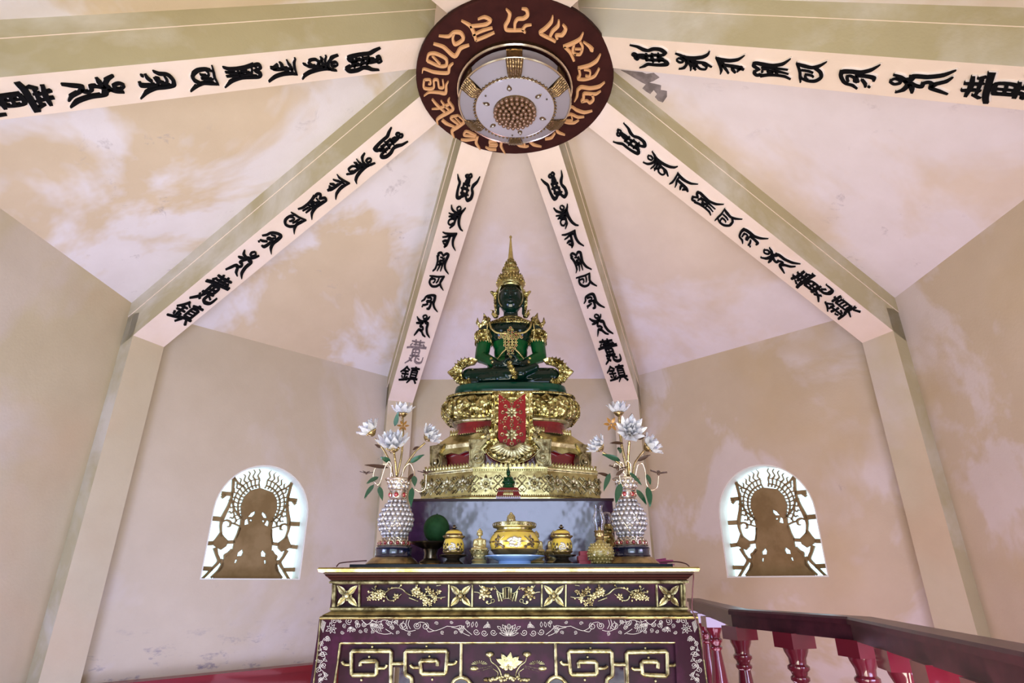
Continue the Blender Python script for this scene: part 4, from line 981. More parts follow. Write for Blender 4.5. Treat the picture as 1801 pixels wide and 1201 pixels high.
# ------------------------------------------------------------------ the seated figure
BZ0 = zb2+.006
buddha = empty('buddha_statue', (TC[0], TC[1], BZ0), 'large seated dark green glass figure with tall gold crown, on the gold throne', 'statue')
YB = TC[1]+.02
cz0, cz1 = BZ0, at(898, 671, TC[1]-.13).z
b = B(); b.lathe([(hwx(803, 690), cz0), (hwx(801, 686), cz0+.012), (hwx(801, 680), (cz0+cz1)/2), (hwx(803, 671), cz1-.005), (hwx(808, 671), cz1), (0, cz1+.004)], TC, 72, sy=DP, sq=SQ, closed=False)
b.obj('cushion', 'jade_c', buddha, 50)
FL = cz1                                 # the surface the figure sits on
def V(px, py, Y, dz=0): p = at(px, py, Y); return Vector((p.x, p.y, p.z+dz))
S = mpp(YB, 2.35)
body = B()
def cap(a, c, r0, r1, n=8, flat=1):
    a = Vector(a); c = Vector(c)
    body.tube([a+(c-a)*i/n for i in range(n+1)], [r0+(r1-r0)*i/n for i in range(n+1)], 14); body.ball(a, r0, 14, 9); body.ball(c, r1, 14, 9)
cx = TC[0]
def X(px): return at(px, 620, YB).x
pel = Vector((cx, YB+.02, V(898, 648, YB).z)); wst = Vector((cx, YB+.02, V(898, 618, YB).z)); chs = Vector((cx, YB+.01, V(898, 585, YB).z)); shz = V(898, 571, YB).z
nk = Vector((cx, YB+.015, V(898, 556, YB).z)); hd = Vector((cx, YB-.005, V(899, 527, YB).z))
body.ball(pel, 1, 20, 12, (.125, .095, .075)); body.ball(wst, 1, 20, 12, (.088, .070, .10)); body.ball(wst+Vector((0, 0, .05)), 1, 20, 12, (.094, .072, .09)); body.ball(chs, 1, 20, 12, (.118, .078, .080))
body.ball(chs+Vector((.045, -.030, .0)), 1, 14, 9, (.055, .045, .045)); body.ball(chs+Vector((-.045, -.030, .0)), 1, 14, 9, (.055, .045, .045))
body.ball(Vector((cx, YB+.02, shz)), 1, 20, 12, (.135, .060, .042))
cap(nk-Vector((0, 0, .035)), nk+Vector((0, -.006, .03)), .043, .038)
body.ball(nk-Vector((0, 0, .03)), 1, 16, 10, (.075, .05, .03))
body.ball(hd, 1, 24, 16, (.064, .074, .086)); body.ball(hd+Vector((0, -.012, -.035)), 1, 20, 12, (.052, .058, .054)); body.ball(hd+Vector((0, -.02, -.062)), 1, 12, 8, (.026, .028, .022))
# face
fy = hd.y-.078
body.ball(Vector((cx, fy-.004, hd.z-.020)), 1, 10, 8, (.010, .016, .012)); cap((cx, fy+.002, hd.z+.012), (cx, fy-.006, hd.z-.018), .005, .009, 4)
body.ball(Vector((cx, fy+.004, hd.z-.044)), 1, 12, 6, (.021, .009, .005)); body.ball(Vector((cx, fy+.007, hd.z-.052)), 1, 12, 6, (.017, .009, .005))
for s in (1, -1):
    cap((cx+s*.010, fy+.004, hd.z+.020), (cx+s*.042, fy+.018, hd.z+.022), .0045, .003, 4)
    body.ball(Vector((cx+s*.027, fy+.010, hd.z+.004)), 1, 12, 6, (.014, .007, .006))
    # long ears
    cap((cx+s*.067, hd.y+.006, hd.z+.028), (cx+s*.070, hd.y+.010, hd.z-.050), .012, .009); cap((cx+s*.070, hd.y+.010, hd.z-.050), (cx+s*.066, hd.y+.004, hd.z-.085), .010, .008)
    # arms: shoulder, elbow, forearm into the lap
    sh = Vector((cx+s*.128, YB+.02, shz-.012)); el = Vector((cx+s*.148, YB-.005, V(851, 628, YB).z)); wr = Vector((cx+s*.060, YB-.090, FL+.105))
    cap(sh, el, .042, .036); cap(el, wr, .034, .023)
    # crossed legs
    hip = Vector((cx+s*.07, YB-.0, FL+.062)); kn = Vector((cx+s*.200, YB-.060, FL+.052))
    cap(hip, kn, .060, .048)
    if s < 0: cap(kn, (cx+.05, YB-.125, FL+.052), .046, .032); cap((cx+.05, YB-.125, FL+.052), (cx+.12, YB-.125, FL+.082), .026, .020)
    else: cap(kn, (cx-.05, YB-.115, FL+.030), .046, .028); cap((cx-.05, YB-.115, FL+.030), (cx-.14, YB-.11, FL+.026), .024, .018)
# front fold of the robe under the shins
cap((cx-.19, YB-.095, FL+.016), (cx+.19, YB-.095, FL+.016), .017, .017)
# hands laid in the lap: palm, four fingers and thumb each
for s, zz in ((1, .128), (-1, .110)):
    pc = Vector((cx+s*.022, YB-.105, FL+zz-.012)); body.ball(pc, 1, 14, 8, (.034, .026, .011))
    cap((cx+s*.060, YB-.090, FL+.105), pc, .020, .016)
    for q in range(4):
        L1 = (.034, .040, .036, .028)[q]; b0 = pc+Vector((-s*.026, -.018+q*.0125, 0)); b1 = b0+Vector((-s*L1*.6, 0, .002)); b2_ = b1+Vector((-s*L1*.5, 0, -.004))
        cap(b0, b1, .0062, .0058, 3); cap(b1, b2_, .0058, .0048, 3)
    t0 = pc+Vector((s*.012, -.022, .006)); t1 = t0+Vector((-s*.014, -.008, .014)); cap(t0, t1, .0075, .0065, 3); cap(t1, t1+Vector((-s*.016, .0, .008)), .0062, .005, 3)
bo = body.obj('body', 'jade', buddha, fix=False)
rm = bo.modifiers.new('r', 'REMESH'); rm.mode = 'VOXEL'; rm.voxel_size = .0042; sm = bo.modifiers.new('s', 'SMOOTH'); sm.iterations = 3; sm.factor = .6
dg = bpy.context.evaluated_depsgraph_get(); nme = bpy.data.meshes.new_from_object(bo.evaluated_get(dg)); bo.modifiers.clear(); bo.data = nme
nme.materials.clear(); nme.materials.append(M['jade']); nme.materials.append(M['jade_b']); nme.polygons.foreach_set('use_smooth', [True]*len(nme.polygons))
for p in nme.polygons:                  # the arms and the waist are of brighter, clearer glass
    c = p.center
    if c.z < shz-.10 and c.z > FL+.10 and c.y > YB-.09 and abs(c.x-cx) > .03: p.material_index = 1
# crown
HZ = hd.z
crown = B()
k_ = mpp(hd.y, 2.75)
cz = lambda py: at(899, py, hd.y).z
def R_(pxw): return pxw*k_
prof = [(R_(21), cz(507)), (R_(24), cz(503)), (R_(25), cz(499)), (R_(23), cz(497)), (R_(24.5), cz(494)), (R_(22.5), cz(489)), (R_(17.5), cz(484)), (R_(12.5), cz(481)), (R_(11), cz(480)), (R_(11.5), cz(478)), (R_(15), cz(476)), (R_(14.5), cz(473)), (R_(11), cz(471)),
        (R_(11), cz(468)), (R_(8), cz(467)), (R_(9.5), cz(464)), (R_(8.5), cz(462)), (R_(5), cz(460)), (R_(4.5), cz(458)), (R_(6.8), cz(457)), (R_(5.5), cz(455)), (R_(4.6), cz(452)), (R_(3.4), cz(440)), (R_(1.8), cz(424)), (R_(1.4), cz(419)), (R_(2.4), cz(417)), (R_(2.4), cz(415)), (0, cz(413))]
crown.lathe(prof, (cx, hd.y+.004), 32, closed=False, sy=.85); CR = crown.obj('crown', 'gold_s', buddha, 40)
b = B()
for (rr, zz, nn_, hh) in ((24.5, 499, 26, .018), (22, 491, 22, .020), (14.5, 476, 18, .020), (10, 465, 12, .016)):
    for i in range(nn_):
        a = 2*pi*i/nn_; d = Vector((cos(a), sin(a), 0)); p0 = Vector((cx, hd.y+.004, cz(zz)))+d*R_(rr)
        b.leaf(p0-Vector((0, 0, .004)), p0+Vector((0, 0, hh))-d*hh*.35, .014, d, th=.003, seg=4); b.ball(p0+d*.002, .0036, 5, 4)
for i in range(40):                      # beaded edge of the face opening
    t = i/39; a = pi*t; p0 = Vector((cx+.066*cos(a), hd.y-.030-.035*sin(a), hd.z+.030+.048*sin(a)*.9)); b.ball(p0, .0042, 5, 4)
b.obj('crown_leaves', 'gold', CR, 60)
b = B()
for s in (1, -1):
    P, _ = crom([(cx+s*.050, hd.y-.046, hd.z+.056), (cx+s*.061, hd.y-.034, hd.z+.030), (cx+s*.064, hd.y-.028, hd.z-.005), (cx+s*.059, hd.y-.032, hd.z-.036), (cx+s*.046, hd.y-.042, hd.z-.062)], 1, 5); b.tube(P, .0032, 6)
b.obj('face_rim', 'gold_p', CR, 60)
b = B()                                  # side pieces of the crown running down behind the ears to the shoulders
for s in (1, -1):
    P = [(cx+s*.068, hd.y+.0, hd.z+.055), (cx+s*.080, hd.y+.0, hd.z+.01), (cx+s*.080, hd.y+.005, hd.z-.04), (cx+s*.075, hd.y+.01, hd.z-.085)]
    b.tube(P, [.008, .009, .008, .006], 6)
    b.tube([(cx+s*.070, hd.y-.0, hd.z+.034), (cx+s*.088, hd.y, hd.z+.030), (cx+s*.104, hd.y, hd.z+.045), (cx+s*.110, hd.y, hd.z+.048)], [.010, .014, .007, .001], 7)
    b.tube([(cx+s*.074, hd.y+.005, hd.z+.030), (cx+s*.084, hd.y, hd.z+.018), (cx+s*.092, hd.y, hd.z+.012)], [.012, .009, .001], 6)
    b.tube([(cx+s*.074, hd.y+.01, hd.z-.095), (cx+s*.080, hd.y, hd.z-.10), (cx+s*.094, hd.y, hd.z-.085), (cx+s*.092, hd.y, hd.z-.068), (cx+s*.108, hd.y, hd.z-.062)], [.012, .014, .009, .005, .001], 7)
    for q in range(10): b.ball((cx+s*(.083+.004*sin(q*.5)), hd.y-.004, hd.z+.03-q*.013), .0052, 5, 4)
b.obj('crown_side_ornaments', 'gold', CR, 60)
# collar, chest jewel, chains
b = B(); cy_ = YB
for i in range(46):
    a = pi+i*pi/45; rx, ry = .100, .070
    for j, (f_, dz) in enumerate(((.62, .012), (.80, .004), (1.0, -.008))):
        p0 = Vector((cx+rx*f_*cos(a), cy_+.012+ry*f_*sin(a)*1.05-.004*j, shz+.020+dz-.012*(-sin(a))*j)); b.ball(p0, .0068, 6, 4, (1, .8, 1))
    if i % 2 == 0:
        p0 = Vector((cx+rx*1.02*cos(a), cy_+.004+ry*1.08*sin(a), shz+.008)); b.leaf(p0, p0+Vector((.012*cos(a), -.012, -.022)), .016, (0, -1, .4), th=.003, seg=4)
b.obj('collar', 'gold', buddha, 60)
fr_y = chs.y-.092
b = B()
for s in (1, -1):                        # chain from the shoulders to the chest jewel
    P, _ = crom([(cx+s*.108, YB-.040, shz-.006), (cx+s*.098, YB-.070, shz-.050), (cx+s*.070, fr_y-.004, shz-.082), (cx+s*.022, fr_y-.004, shz-.088)], 1, 7)
    for q in P: b.ball(q, .0062, 6, 4)
    P, _ = crom([(cx+s*.012, fr_y+.018, wst.z-.004), (cx+s*.04, fr_y+.020, wst.z-.030), (cx+s*.068, fr_y+.040, wst.z-.062)], 1, 6)
    for q in P: b.ball(q, .0055, 6, 4)
    P, _ = crom([(cx+s*.118, YB-.035, shz-.012), (cx+s*.122, YB-.040, shz-.06), (cx+s*.116, YB-.035, shz-.10)], 1, 6)
    for q in P: b.ball(q, .0055, 6, 4)
b.obj('chains', 'gold_s', buddha, 60, kind='stuff')
random.seed(11); b = B()
jz1 = V(898, 579, YB-.07).z; jz0 = V(898, 627, YB-.07).z
rowsj = [(0, 1), (.08, 2), (.17, 4), (.25, 6), (.32, 7), (.40, 4), (.50, 4), (.60, 4), (.70, 3), (.80, 2), (.9, 2), (1, 1)]
for t, n_ in rowsj:
    for i in range(n_):
        p0 = Vector((cx+(i-(n_-1)/2)*.0185, fr_y-.006+.030*max(0, t-.35)*1.2+abs(i-(n_-1)/2)*.004, jz1+(jz0-jz1)*t))
        for q in range(5): b.ball(p0+Vector((cos(q*1.257)*.006, -.001, sin(q*1.257)*.006)), .0037, 5, 4)
        b.ball(p0+Vector((0, -.004, 0)), .0034, 5, 4, mi=1 if (i+int(t*10)) % 3 == 0 else 0)
b.obj('chest_jewel', ['gold_s', 'gem'], buddha, 60)
# shoulder flames, arm bands, wrist cuffs
for s in (1, -1):
    b = B(); y_ = YB-.005
    b.tube([(cx+s*.122, y_, shz-.008), (cx+s*.135, y_, shz+.012), (cx+s*.132, y_, shz+.036), (cx+s*.142, y_-.004, shz+.064)], [.020, .022, .013, .001], 8)
    b.tube([(cx+s*.130, y_, shz-.006), (cx+s*.156, y_, shz-.010), (cx+s*.174, y_, shz+.010), (cx+s*.174, y_, shz+.040)], [.018, .015, .010, .001], 8)
    b.tube([(cx+s*.118, y_-.01, shz+.008), (cx+s*.112, y_-.01, shz+.028), (cx+s*.120, y_-.01, shz+.042)], [.012, .008, .001], 6)
    b.obj('shoulder_flame', 'gold', buddha, 60)
    b = B(); ax = Vector((cx+s*.138, YB+.008, 0)); za = V(851, 600, YB).z; zb_ = V(851, 586, YB).z
    b.lathe([(.041, za-.008), (.047, za), (.044, za+.010), (.047, zb_-.012), (.043, zb_), (.046, zb_+.006), (.040, zb_+.010)], (ax.x, ax.y), 24, closed=False)
    for i in range(20):
        a = 2*pi*i/20; d = Vector((cos(a), sin(a), 0)); p0 = Vector((ax.x, ax.y, za))+d*.046
        b.leaf(p0, p0-Vector((0, 0, .020)), .013, d, th=.002, seg=4); b.leaf(p0+Vector((0, 0, .012)), p0+Vector((0, 0, .044)), .013, d, th=.004, seg=4)
    b.obj('arm_band', 'gold', buddha, 60)
    b = B(); p0 = Vector((cx+s*.088, YB-.060, FL+.120))
    for i in range(14):
        a = 2*pi*i/14; dd = Vector((s*.45*sin(a)*.7, cos(a)*.7*.6, sin(a))).normalized(); b.ball(p0+dd*.030, .010, 6, 4)
    b.obj('wrist_cuff', 'gold', buddha, 60)
    # flame-edged knee plates, pointing outwards
    b = B(); kx, kz, ky = cx+s*.236, FL+.052, YB-.085
    def km(x, y, o): return Vector((kx+s*x, ky-o+.0*abs(x), kz+y))
    ou = [(-.075, .076), (-.045, .088), (-.01, .084), (.020, .066), (.044, .036), (.072, .014), (.046, -.012), (.028, -.036), (.0, -.050), (-.03, -.054), (-.065, -.050), (-.06, -.038), (-.035, -.036), (-.012, -.026), (.0, -.008), (.003, .010), (-.002, .030), (-.018, .044), (-.04, .052), (-.06, .056)]
    b.plate(km, [ou], .022); n_ = Vector((0, -1, 0))
    for i in range(15):
        t = i/14; a = radians(118-236*t); p0 = Vector((kx+s*(-.018+.042*cos(a)), ky-.022, kz+.014+.052*sin(a)))
        d = Vector((s*cos(a), 0, sin(a))); b.leaf(p0-d*.008, p0+d*.026, .018, n_, th=.005, seg=4); b.ball(p0-d*.010, .0055, 6, 4)
    b.obj('knee_flame', 'gold', buddha, 50)
b = B()                                   # gilded sash ends in front of the crossed shins
for x, z_, w_ in ((-.004, .088, .016), (.000, .072, .017), (.008, .054, .018), (.018, .036, .020), (.020, .018, .018)):
    for q in range(9):
        a = q*2*pi/9; c = Vector((cx+x, YB-.165, FL+z_)); d = Vector((cos(a), 0, sin(a)*.8)); b.leaf(c, c+d*w_, .011, (0, -1, 0), th=.004, seg=4)
    b.ball(Vector((cx+x, YB-.165, FL+z_)), .008, 7, 5)
b.obj('sash', 'gold', buddha, 60)
# ------------------------------------------------------------------ small things on the altar
def xo(px, Y, py=985): return at(px, py, Y).x
def zo(py, Y): return at(895, py, Y).z
def pw(px, Y, z=1.3): return px*mpp(Y, z)
def turned(name, px, Y, prof, mt, parent, seg=28, z0=TOP, smooth=45, sy=1):
    """prof in measured pixels: (radius, py); heights are taken at the thing's own distance"""
    b = B(); x = xo(px, Y); zb = zo(prof[0][1], Y)
    b.lathe([(pw(r, Y), z0+(zo(py, Y)-zb)) for r, py in prof], (x, Y), seg, closed=False, sy=sy); return b.obj(name, mt, parent, smooth)

# censer on its plate
Yc = -.735
xc = xo(905, Yc)
plate = B(); plate.lathe([(pw(28, Yc), TOP), (pw(29, Yc), TOP+.012), (pw(32, Yc), TOP+.014), (pw(53, Yc), TOP+.027), (pw(53, Yc), TOP+.030), (pw(30, Yc), TOP+.020), (0, TOP+.020)], (xc, Yc), 40, closed=False)
tag(plate.obj('plate', 'plate', None, 50), 'pale blue footed plate under the large yellow censer', 'plate')
zt = TOP+.0205
cen = empty('censer', (xc, Yc, zt), 'large round yellow enamel incense burner with silver medallion, at the centre of the altar', 'incense burner')
def zc(py): return zt+(zo(py, Yc)-zo(984, Yc))
b = B(); pr = [(22, 984), (24, 981), (34, 976), (41, 968), (44, 958), (44, 952), (41, 945), (36, 939), (33, 935)]
b.lathe([(0, zt)]+[(pw(r, Yc), zc(y)) for r, y in pr], (xc, Yc), 44, closed=False); b.obj('bowl', 'enamel', cen, 50)
b = B(); b.lathe([(pw(44.4, Yc), zc(957)), (pw(44.4, Yc), zc(954))], (xc, Yc), 44, closed=False)
for r, y in ((41.6, 970), (35.5, 939.5)): b.lathe([(pw(r, Yc), zc(y)), (pw(r+1.5, Yc), zc(y-1.4)), (pw(r-1, Yc), zc(y-3))], (xc, Yc), 44, closed=False)
b.lathe([(pw(24, Yc), zc(982)), (pw(37, Yc), zc(975.5)), (pw(41.5, Yc), zc(969))], (xc, Yc), 44, closed=False)
b.obj('gilt_bands', 'brass', cen, 50)
b = B(); b.lathe([(pw(33, Yc), zc(936)), (pw(31, Yc), zc(934)), (pw(32, Yc), zc(931)), (pw(38, Yc), zc(929.5)), (pw(38.5, Yc), zc(928.5)), (pw(38.5, Yc), zc(922)), (pw(36.5, Yc), zc(921)), (pw(35, Yc), zc(923)), (0, zc(925))], (xc, Yc), 44, closed=False); b.obj('rim', 'gold_s', cen, 50)
b = B()
for i in range(28):                        # key pattern on the rim
    a = 2*pi*i/28; d = Vector((cos(a), sin(a), 0)); u = Vector((-sin(a), cos(a), 0)); c = Vector((xc, Yc, (zc(928.5)+zc(922))/2))+d*pw(38.7, Yc); h = (zc(922)-zc(928.5))*.32; ww = .0062
    P = [c+u*ww-Vector((0, 0, h)), c+u*ww+Vector((0, 0, h)), c-u*ww+Vector((0, 0, h)), c-u*ww-Vector((0, 0, h*.6)), c+u*ww*.3-Vector((0, 0, h*.6)), c+u*ww*.3+Vector((0, 0, h*.2))]
    b.tube(P, .0011, 4)
b.obj('key_pattern', 'bronze', cen)
b = B()                                    # medallion and plum branches
for i in range(20):
    a = 2*pi*i/20*1.0; r = .020*sqrt(random.random()); c = Vector((xc+r*cos(a)*1.15, Yc-pw(43.4, Yc)*sqrt(max(.2, 1-(r*cos(a)/pw(44, Yc))**2)), zc(956)+r*sin(a)*.8)); b.ball(c, .0075, 7, 5, (1, .5, .7))
b.obj('medallion', 'silver', cen, 60)
b = B()
def onb(u, py, o=0): r = pw(44.3, Yc)+o; a = u/r; return Vector((xc+r*sin(a), Yc-r*cos(a), zc(py)))
for s in (1, -1):
    for P in ([(.075*s, 966), (.062*s, 960), (.052*s, 962), (.040*s, 964)], [(.075*s, 952), (.064*s, 950), (.055*s, 955), (.045*s, 950), (.036*s, 947)], [(.064*s, 950), (.060*s, 944)]): b.tube([onb(u, y) for u, y in P], .002, 5)
    for u, y in ((.070*s, 954), (.061*s, 957), (.066*s, 963), (.052*s, 961), (.040*s, 965), (.058*s, 949), (.072*s, 960)):
        for q in range(5): b.ball(onb(u+.0035*cos(q*1.257), y+1.2*sin(q*1.257), -.001), .0032, 5, 4)
b.obj('plum_branches', 'bronze', cen, 60, kind='stuff')

# seated figurines
def figurine(px, pyb, pyt, Y, label, mt='cream', wide=1.0, zbase=TOP):
    x = xo(px, Y); H = (zo(pyt, Y)-zo(pyb, Y))/.91
    f = empty('buddha_figurine', (x, Y, zbase), label, 'figurine')
    b = B(); w_ = H*.20*wide
    b.lathe([(w_*.95, zbase), (w_*1.0, zbase+H*.03), (w_*.86, zbase+H*.05), (w_*.92, zbase+H*.08), (w_*1.05, zbase+H*.10), (w_*.9, zbase+H*.13), (w_*.75, zbase+H*.15), (w_*.8, zbase+H*.19)], (x, Y), 20, sy=.8, closed=False); b.obj('foot', mt, f, 50)
    b = B()
    for row, (z0_, z1_, r0_, r1_) in enumerate(((.28, .18, .85, 1.0), (.26, .36, .9, 1.25), (.24, .32, .95, 1.1))):
        for i in range(11):
            a = 2*pi*(i+.5*row)/11; d = Vector((cos(a), .8*sin(a), 0)); b.leaf(Vector((x, Y, zbase+H*z0_))+d*w_*r0_, Vector((x, Y, zbase+H*z1_))+d*w_*r1_, w_*.62, d, th=w_*.05, seg=4)
    b.lathe([(w_*.8, zbase+H*.19), (w_*.95, zbase+H*.26), (w_*1.05, zbase+H*.33), (0, zbase+H*.34)], (x, Y), 16, sy=.8, closed=False)
    b.obj('lotus_seat', mt, f, 60)
    b = B(); zs = zbase+H*.33
    def c_(a_, c__, r0, r1): b.tube([Vector(a_)+(Vector(c__)-Vector(a_))*i/4 for i in range(5)], [r0+(r1-r0)*i/4 for i in range(5)], 10); b.ball(a_, r0, 10, 6); b.ball(c__, r1, 10, 6)
    b.ball((x, Y, zs+H*.16), 1, 14, 9, (H*.105, H*.075, H*.17)); b.ball((x, Y, zs+H*.26), 1, 14, 8, (H*.125, H*.07, H*.06))
    for s in (1, -1):
        c_((x+s*H*.05, Y, zs+H*.05), (x+s*H*.18, Y-H*.06, zs+H*.045), H*.055, H*.045); c_((x+s*H*.18, Y-H*.06, zs+H*.045), (x-s*H*.03, Y-H*.13, zs+H*.04), H*.042, H*.03)
        c_((x+s*H*.125, Y, zs+H*.26), (x+s*H*.145, Y-H*.02, zs+H*.13), H*.038, H*.032); c_((x+s*H*.145, Y-H*.02, zs+H*.13), (x+s*H*.02, Y-H*.12, zs+H*.10), H*.030, H*.020)
        b.ball((x+s*H*.072, Y, zs+H*.415), 1, 8, 6, (H*.012, H*.02, H*.04))
    c_((x, Y, zs+H*.27), (x, Y, zs+H*.37), H*.035, H*.035)
    b.ball((x, Y-H*.005, zs+H*.43), 1, 16, 10, (H*.066, H*.07, H*.085)); b.ball((x, Y-H*.07, zs+H*.42), 1, 6, 5, (H*.012, H*.02, H*.018))
    o = b.obj('body', mt, f, fix=False); r = o.modifiers.new('r', 'REMESH'); r.mode = 'VOXEL'; r.voxel_size = max(.0016, H*.014); s_ = o.modifiers.new('s', 'SMOOTH'); s_.iterations = 3
    dg = bpy.context.evaluated_depsgraph_get(); me = bpy.data.meshes.new_from_object(o.evaluated_get(dg)); o.modifiers.clear(); o.data = me; me.polygons.foreach_set('use_smooth', [True]*len(me.polygons))
    b = B(); b.ball((x, Y+H*.006, zs+H*.455), 1, 14, 8, (H*.070, H*.073, H*.072)); b.ball((x, Y, zs+H*.53), 1, 10, 6, (H*.030, H*.03, H*.03))
    for i in range(4):
        for k in range(12):
            th = .35+i*.32; a = 2*pi*k/12+i; b.ball((x+H*.068*sin(th)*cos(a), Y+H*.006+H*.072*sin(th)*sin(a), zs+H*.455+H*.07*cos(th)), H*.012, 5, 4)
    b.obj('hair', mt, f, 60)
    b = B()                                # folds of the robe
    for i in range(4): b.tube([(x-H*.10+H*.02*i, Y-H*.055, zs+H*.29-H*.03*i), (x-H*.02, Y-H*.085, zs+H*.20-H*.035*i), (x+H*.08, Y-H*.07, zs+H*.22-H*.04*i)], H*.007, 5)
    b.obj('robe', mt, f, 60)
    return f
figurine(843, 996, 930, -.74, 'small gold seated figurine between the left yellow jar and the large censer')
figurine(944, 993, 930, -.60, 'small gold seated figurine half hidden behind the right side of the large censer')
figurine(899, 996, 899, -.575, 'gold figurine behind the large censer, its head above the rim')
figurine(975, 994, 929, -.50, 'small gold figurine mostly hidden behind the right yellow jar')
# lidded jars on dark stands
def jar(px, Y, label):
    x = xo(px, Y); j = empty('lidded_jar', (x, Y, TOP), label, 'jar', 'yellow lidded jars on the altar')
    z = lambda py: TOP+(zo(py, Y)-zo(993, Y)); p = lambda r: pw(r, Y)
    b = B(); b.lathe([(0, TOP), (p(18), TOP), (p(19), z(991)), (p(18), z(989)), (p(13), z(986)), (p(11), z(983)), (p(12), z(981)), (p(24), z(977.5)), (p(25), z(976)), (p(24), z(975)), (p(12), z(974)), (0, z(974))], (x, Y), 32, closed=False); b.obj('stand', 'bronze', j, 45)
    b = B(); b.lathe([(0, z(974)), (p(14), z(974)), (p(17), z(972)), (p(18.5), z(966)), (p(18.5), z(958)), (p(17), z(951)), (p(15), z(947))], (x, Y), 32, closed=False); b.obj('jar_body', 'enamel', j, 50)
    b = B(); b.lathe([(p(14), z(949)), (p(16), z(947)), (p(20), z(943.5)), (p(20), z(942)), (p(13), z(942)), (p(16), z(940)), (p(15), z(938))], (x, Y), 32, closed=False)
    b.lathe([(p(15), z(973.5)), (p(18.3), z(971)), (p(18.8), z(969.5)), (p(18.3), z(968.5))], (x, Y), 32, closed=False); b.obj('gilt_bands', 'brass', j, 50)
    b = B(); b.lathe([(p(15), z(940)), (p(14.5), z(936)), (p(11), z(933)), (p(8), z(932))], (x, Y), 32, closed=False); L = b.obj('lid', 'enamel', j, 50)
    b = B(); b.lathe([(p(9), z(933)), (p(8), z(931)), (p(4), z(930)), (p(2.2), z(929)), (p(4.6), z(927.5)), (p(4.8), z(926.5)), (p(3), z(925.5)), (p(1.6), z(925)), (p(2.6), z(924)), (p(2.2), z(923)), (0, z(922))], (x, Y), 20, closed=False); b.obj('knob', 'bronze', L, 50)
    b = B()
    for i in range(14):
        a = 2*pi*i/14; r = .012*sqrt((i % 5+1)/5); c = Vector((x+r*cos(a), Y-p(18.2), z(962)+r*sin(a))); b.ball(c, .0046, 6, 4, (1, .5, .8))
    b.obj('medallion', 'silver', j, 60)
    b = B()
    for s in (1, -1):
        for u, y in ((9, 958), (12, 962), (11, 967), (14, 957), (14.5, 966), (8, 966)):
            xx = p(u)*s; c = Vector((x+xx, Y-sqrt(max(0, p(18.4)**2-xx*xx)), z(y)))
            for q in range(4): b.ball(c+Vector((.0028*cos(q*1.6), 0, .0028*sin(q*1.6))), .0026, 5, 4)
    b.obj('plum_branches', 'bronze', j, 60, kind='stuff')
jar(797, -.74, 'small yellow lidded jar on a dark stand, left of the large censer')
jar(989, -.74, 'small yellow lidded jar on a dark stand, right of the large censer')
# footed dish with a melon
Yd = -.565; xd = xo(757, Yd)
dish = empty('footed_dish', (xd, Yd, TOP), 'dark metal footed dish holding the green melon', 'dish')
z = lambda py: TOP+(zo(py, Yd)-zo(988, Yd)); p = lambda r: pw(r, Yd)
b = B(); b.lathe([(0, TOP), (p(21), TOP), (p(21), z(985)), (p(19), z(983)), (p(20), z(980)), (p(17), z(978))], (xd, Yd), 32, closed=False); b.obj('foot', 'brass', dish, 45)
b = B(); b.lathe([(p(17), z(978)), (p(12), z(974)), (p(11), z(966)), (p(13), z(958)), (p(20), z(955)), (p(38), z(948)), (p(39), z(945.5)), (p(37), z(945)), (p(18), z(950)), (0, z(951))], (xd, Yd), 40, closed=False); b.obj('bowl', 'bronze', dish, 45)
b = B(); b.ball((xo(765, Yd), Yd, z(922)), 1, 32, 20, (p(23), p(23), z(897)-z(922))); b.ball((xo(765, Yd), Yd, z(897.5)), .004, 8, 5)
tag(b.obj('melon', 'melon', None, 70), 'round dark green melon sitting on the footed dish', 'fruit')
# small green figure on a red base, standing on the rim of the plinth
Yf = -.362-.0; Yf = PY+.024
xg = xo(894, Yf, 875); sg = empty('green_figurine', (xg, Yf, PZ), 'tiny green figurine on a red and gold base, before the throne frieze', 'figurine')
b = B(); z = lambda py: PZ+(zo(py, Yf)-zo(874, Yf)); p = lambda r: pw(r, Yf, 1.6)
def sq(rs, nm, mt):
    b = B()
    for (r0, y0), (r1, y1) in zip(rs[:-1], rs[1:]):
        lo = [(xg+sx*p(r0), Yf+sy*p(r0)*.4, z(y0)) for sx, sy in ((-1, -1), (1, -1), (1, 1), (-1, 1))]; hi = [(xg+sx*p(r1), Yf+sy*p(r1)*.4, z(y1)) for sx, sy in ((-1, -1), (1, -1), (1, 1), (-1, 1))]
        b.hexa(lo, hi)
    return b.obj(nm, mt, sg)
sq([(21, 874), (21, 869), (18, 861), (19, 859)], 'red_base', 'red'); sq([(19, 859), (17, 855), (16, 854)], 'red_step', 'red')
b = B()
for i in range(11): b.ball((xg+p(-18+i*3.6), Yf-p(8.6), z(870)), .0035, 5, 4); b.ball((xg+p(-16+i*3.2), Yf-p(8), z(859)), .003, 5, 4)
for i in range(6): b.leaf((xg+p(-8+i*3.2), Yf-p(8.8), z(868)), (xg+p(-6+i*2.4), Yf-p(8), z(860)), .008, (0, -1, .3), seg=4)
b.obj('gold_trim', 'gold_s', sg, 60)
b = B(); b.lathe([(p(10.5), z(854)), (p(10), z(850)), (p(8), z(848)), (p(9), z(846)), (0, z(845))], (xg, Yf), 20, sy=.7, closed=False)
b.ball((xg, Yf, z(840)), 1, 12, 8, (p(5.5), p(4), p(6.5))); b.ball((xg, Yf, z(829)), 1, 12, 8, (p(3.4), p(3.4), p(4)))
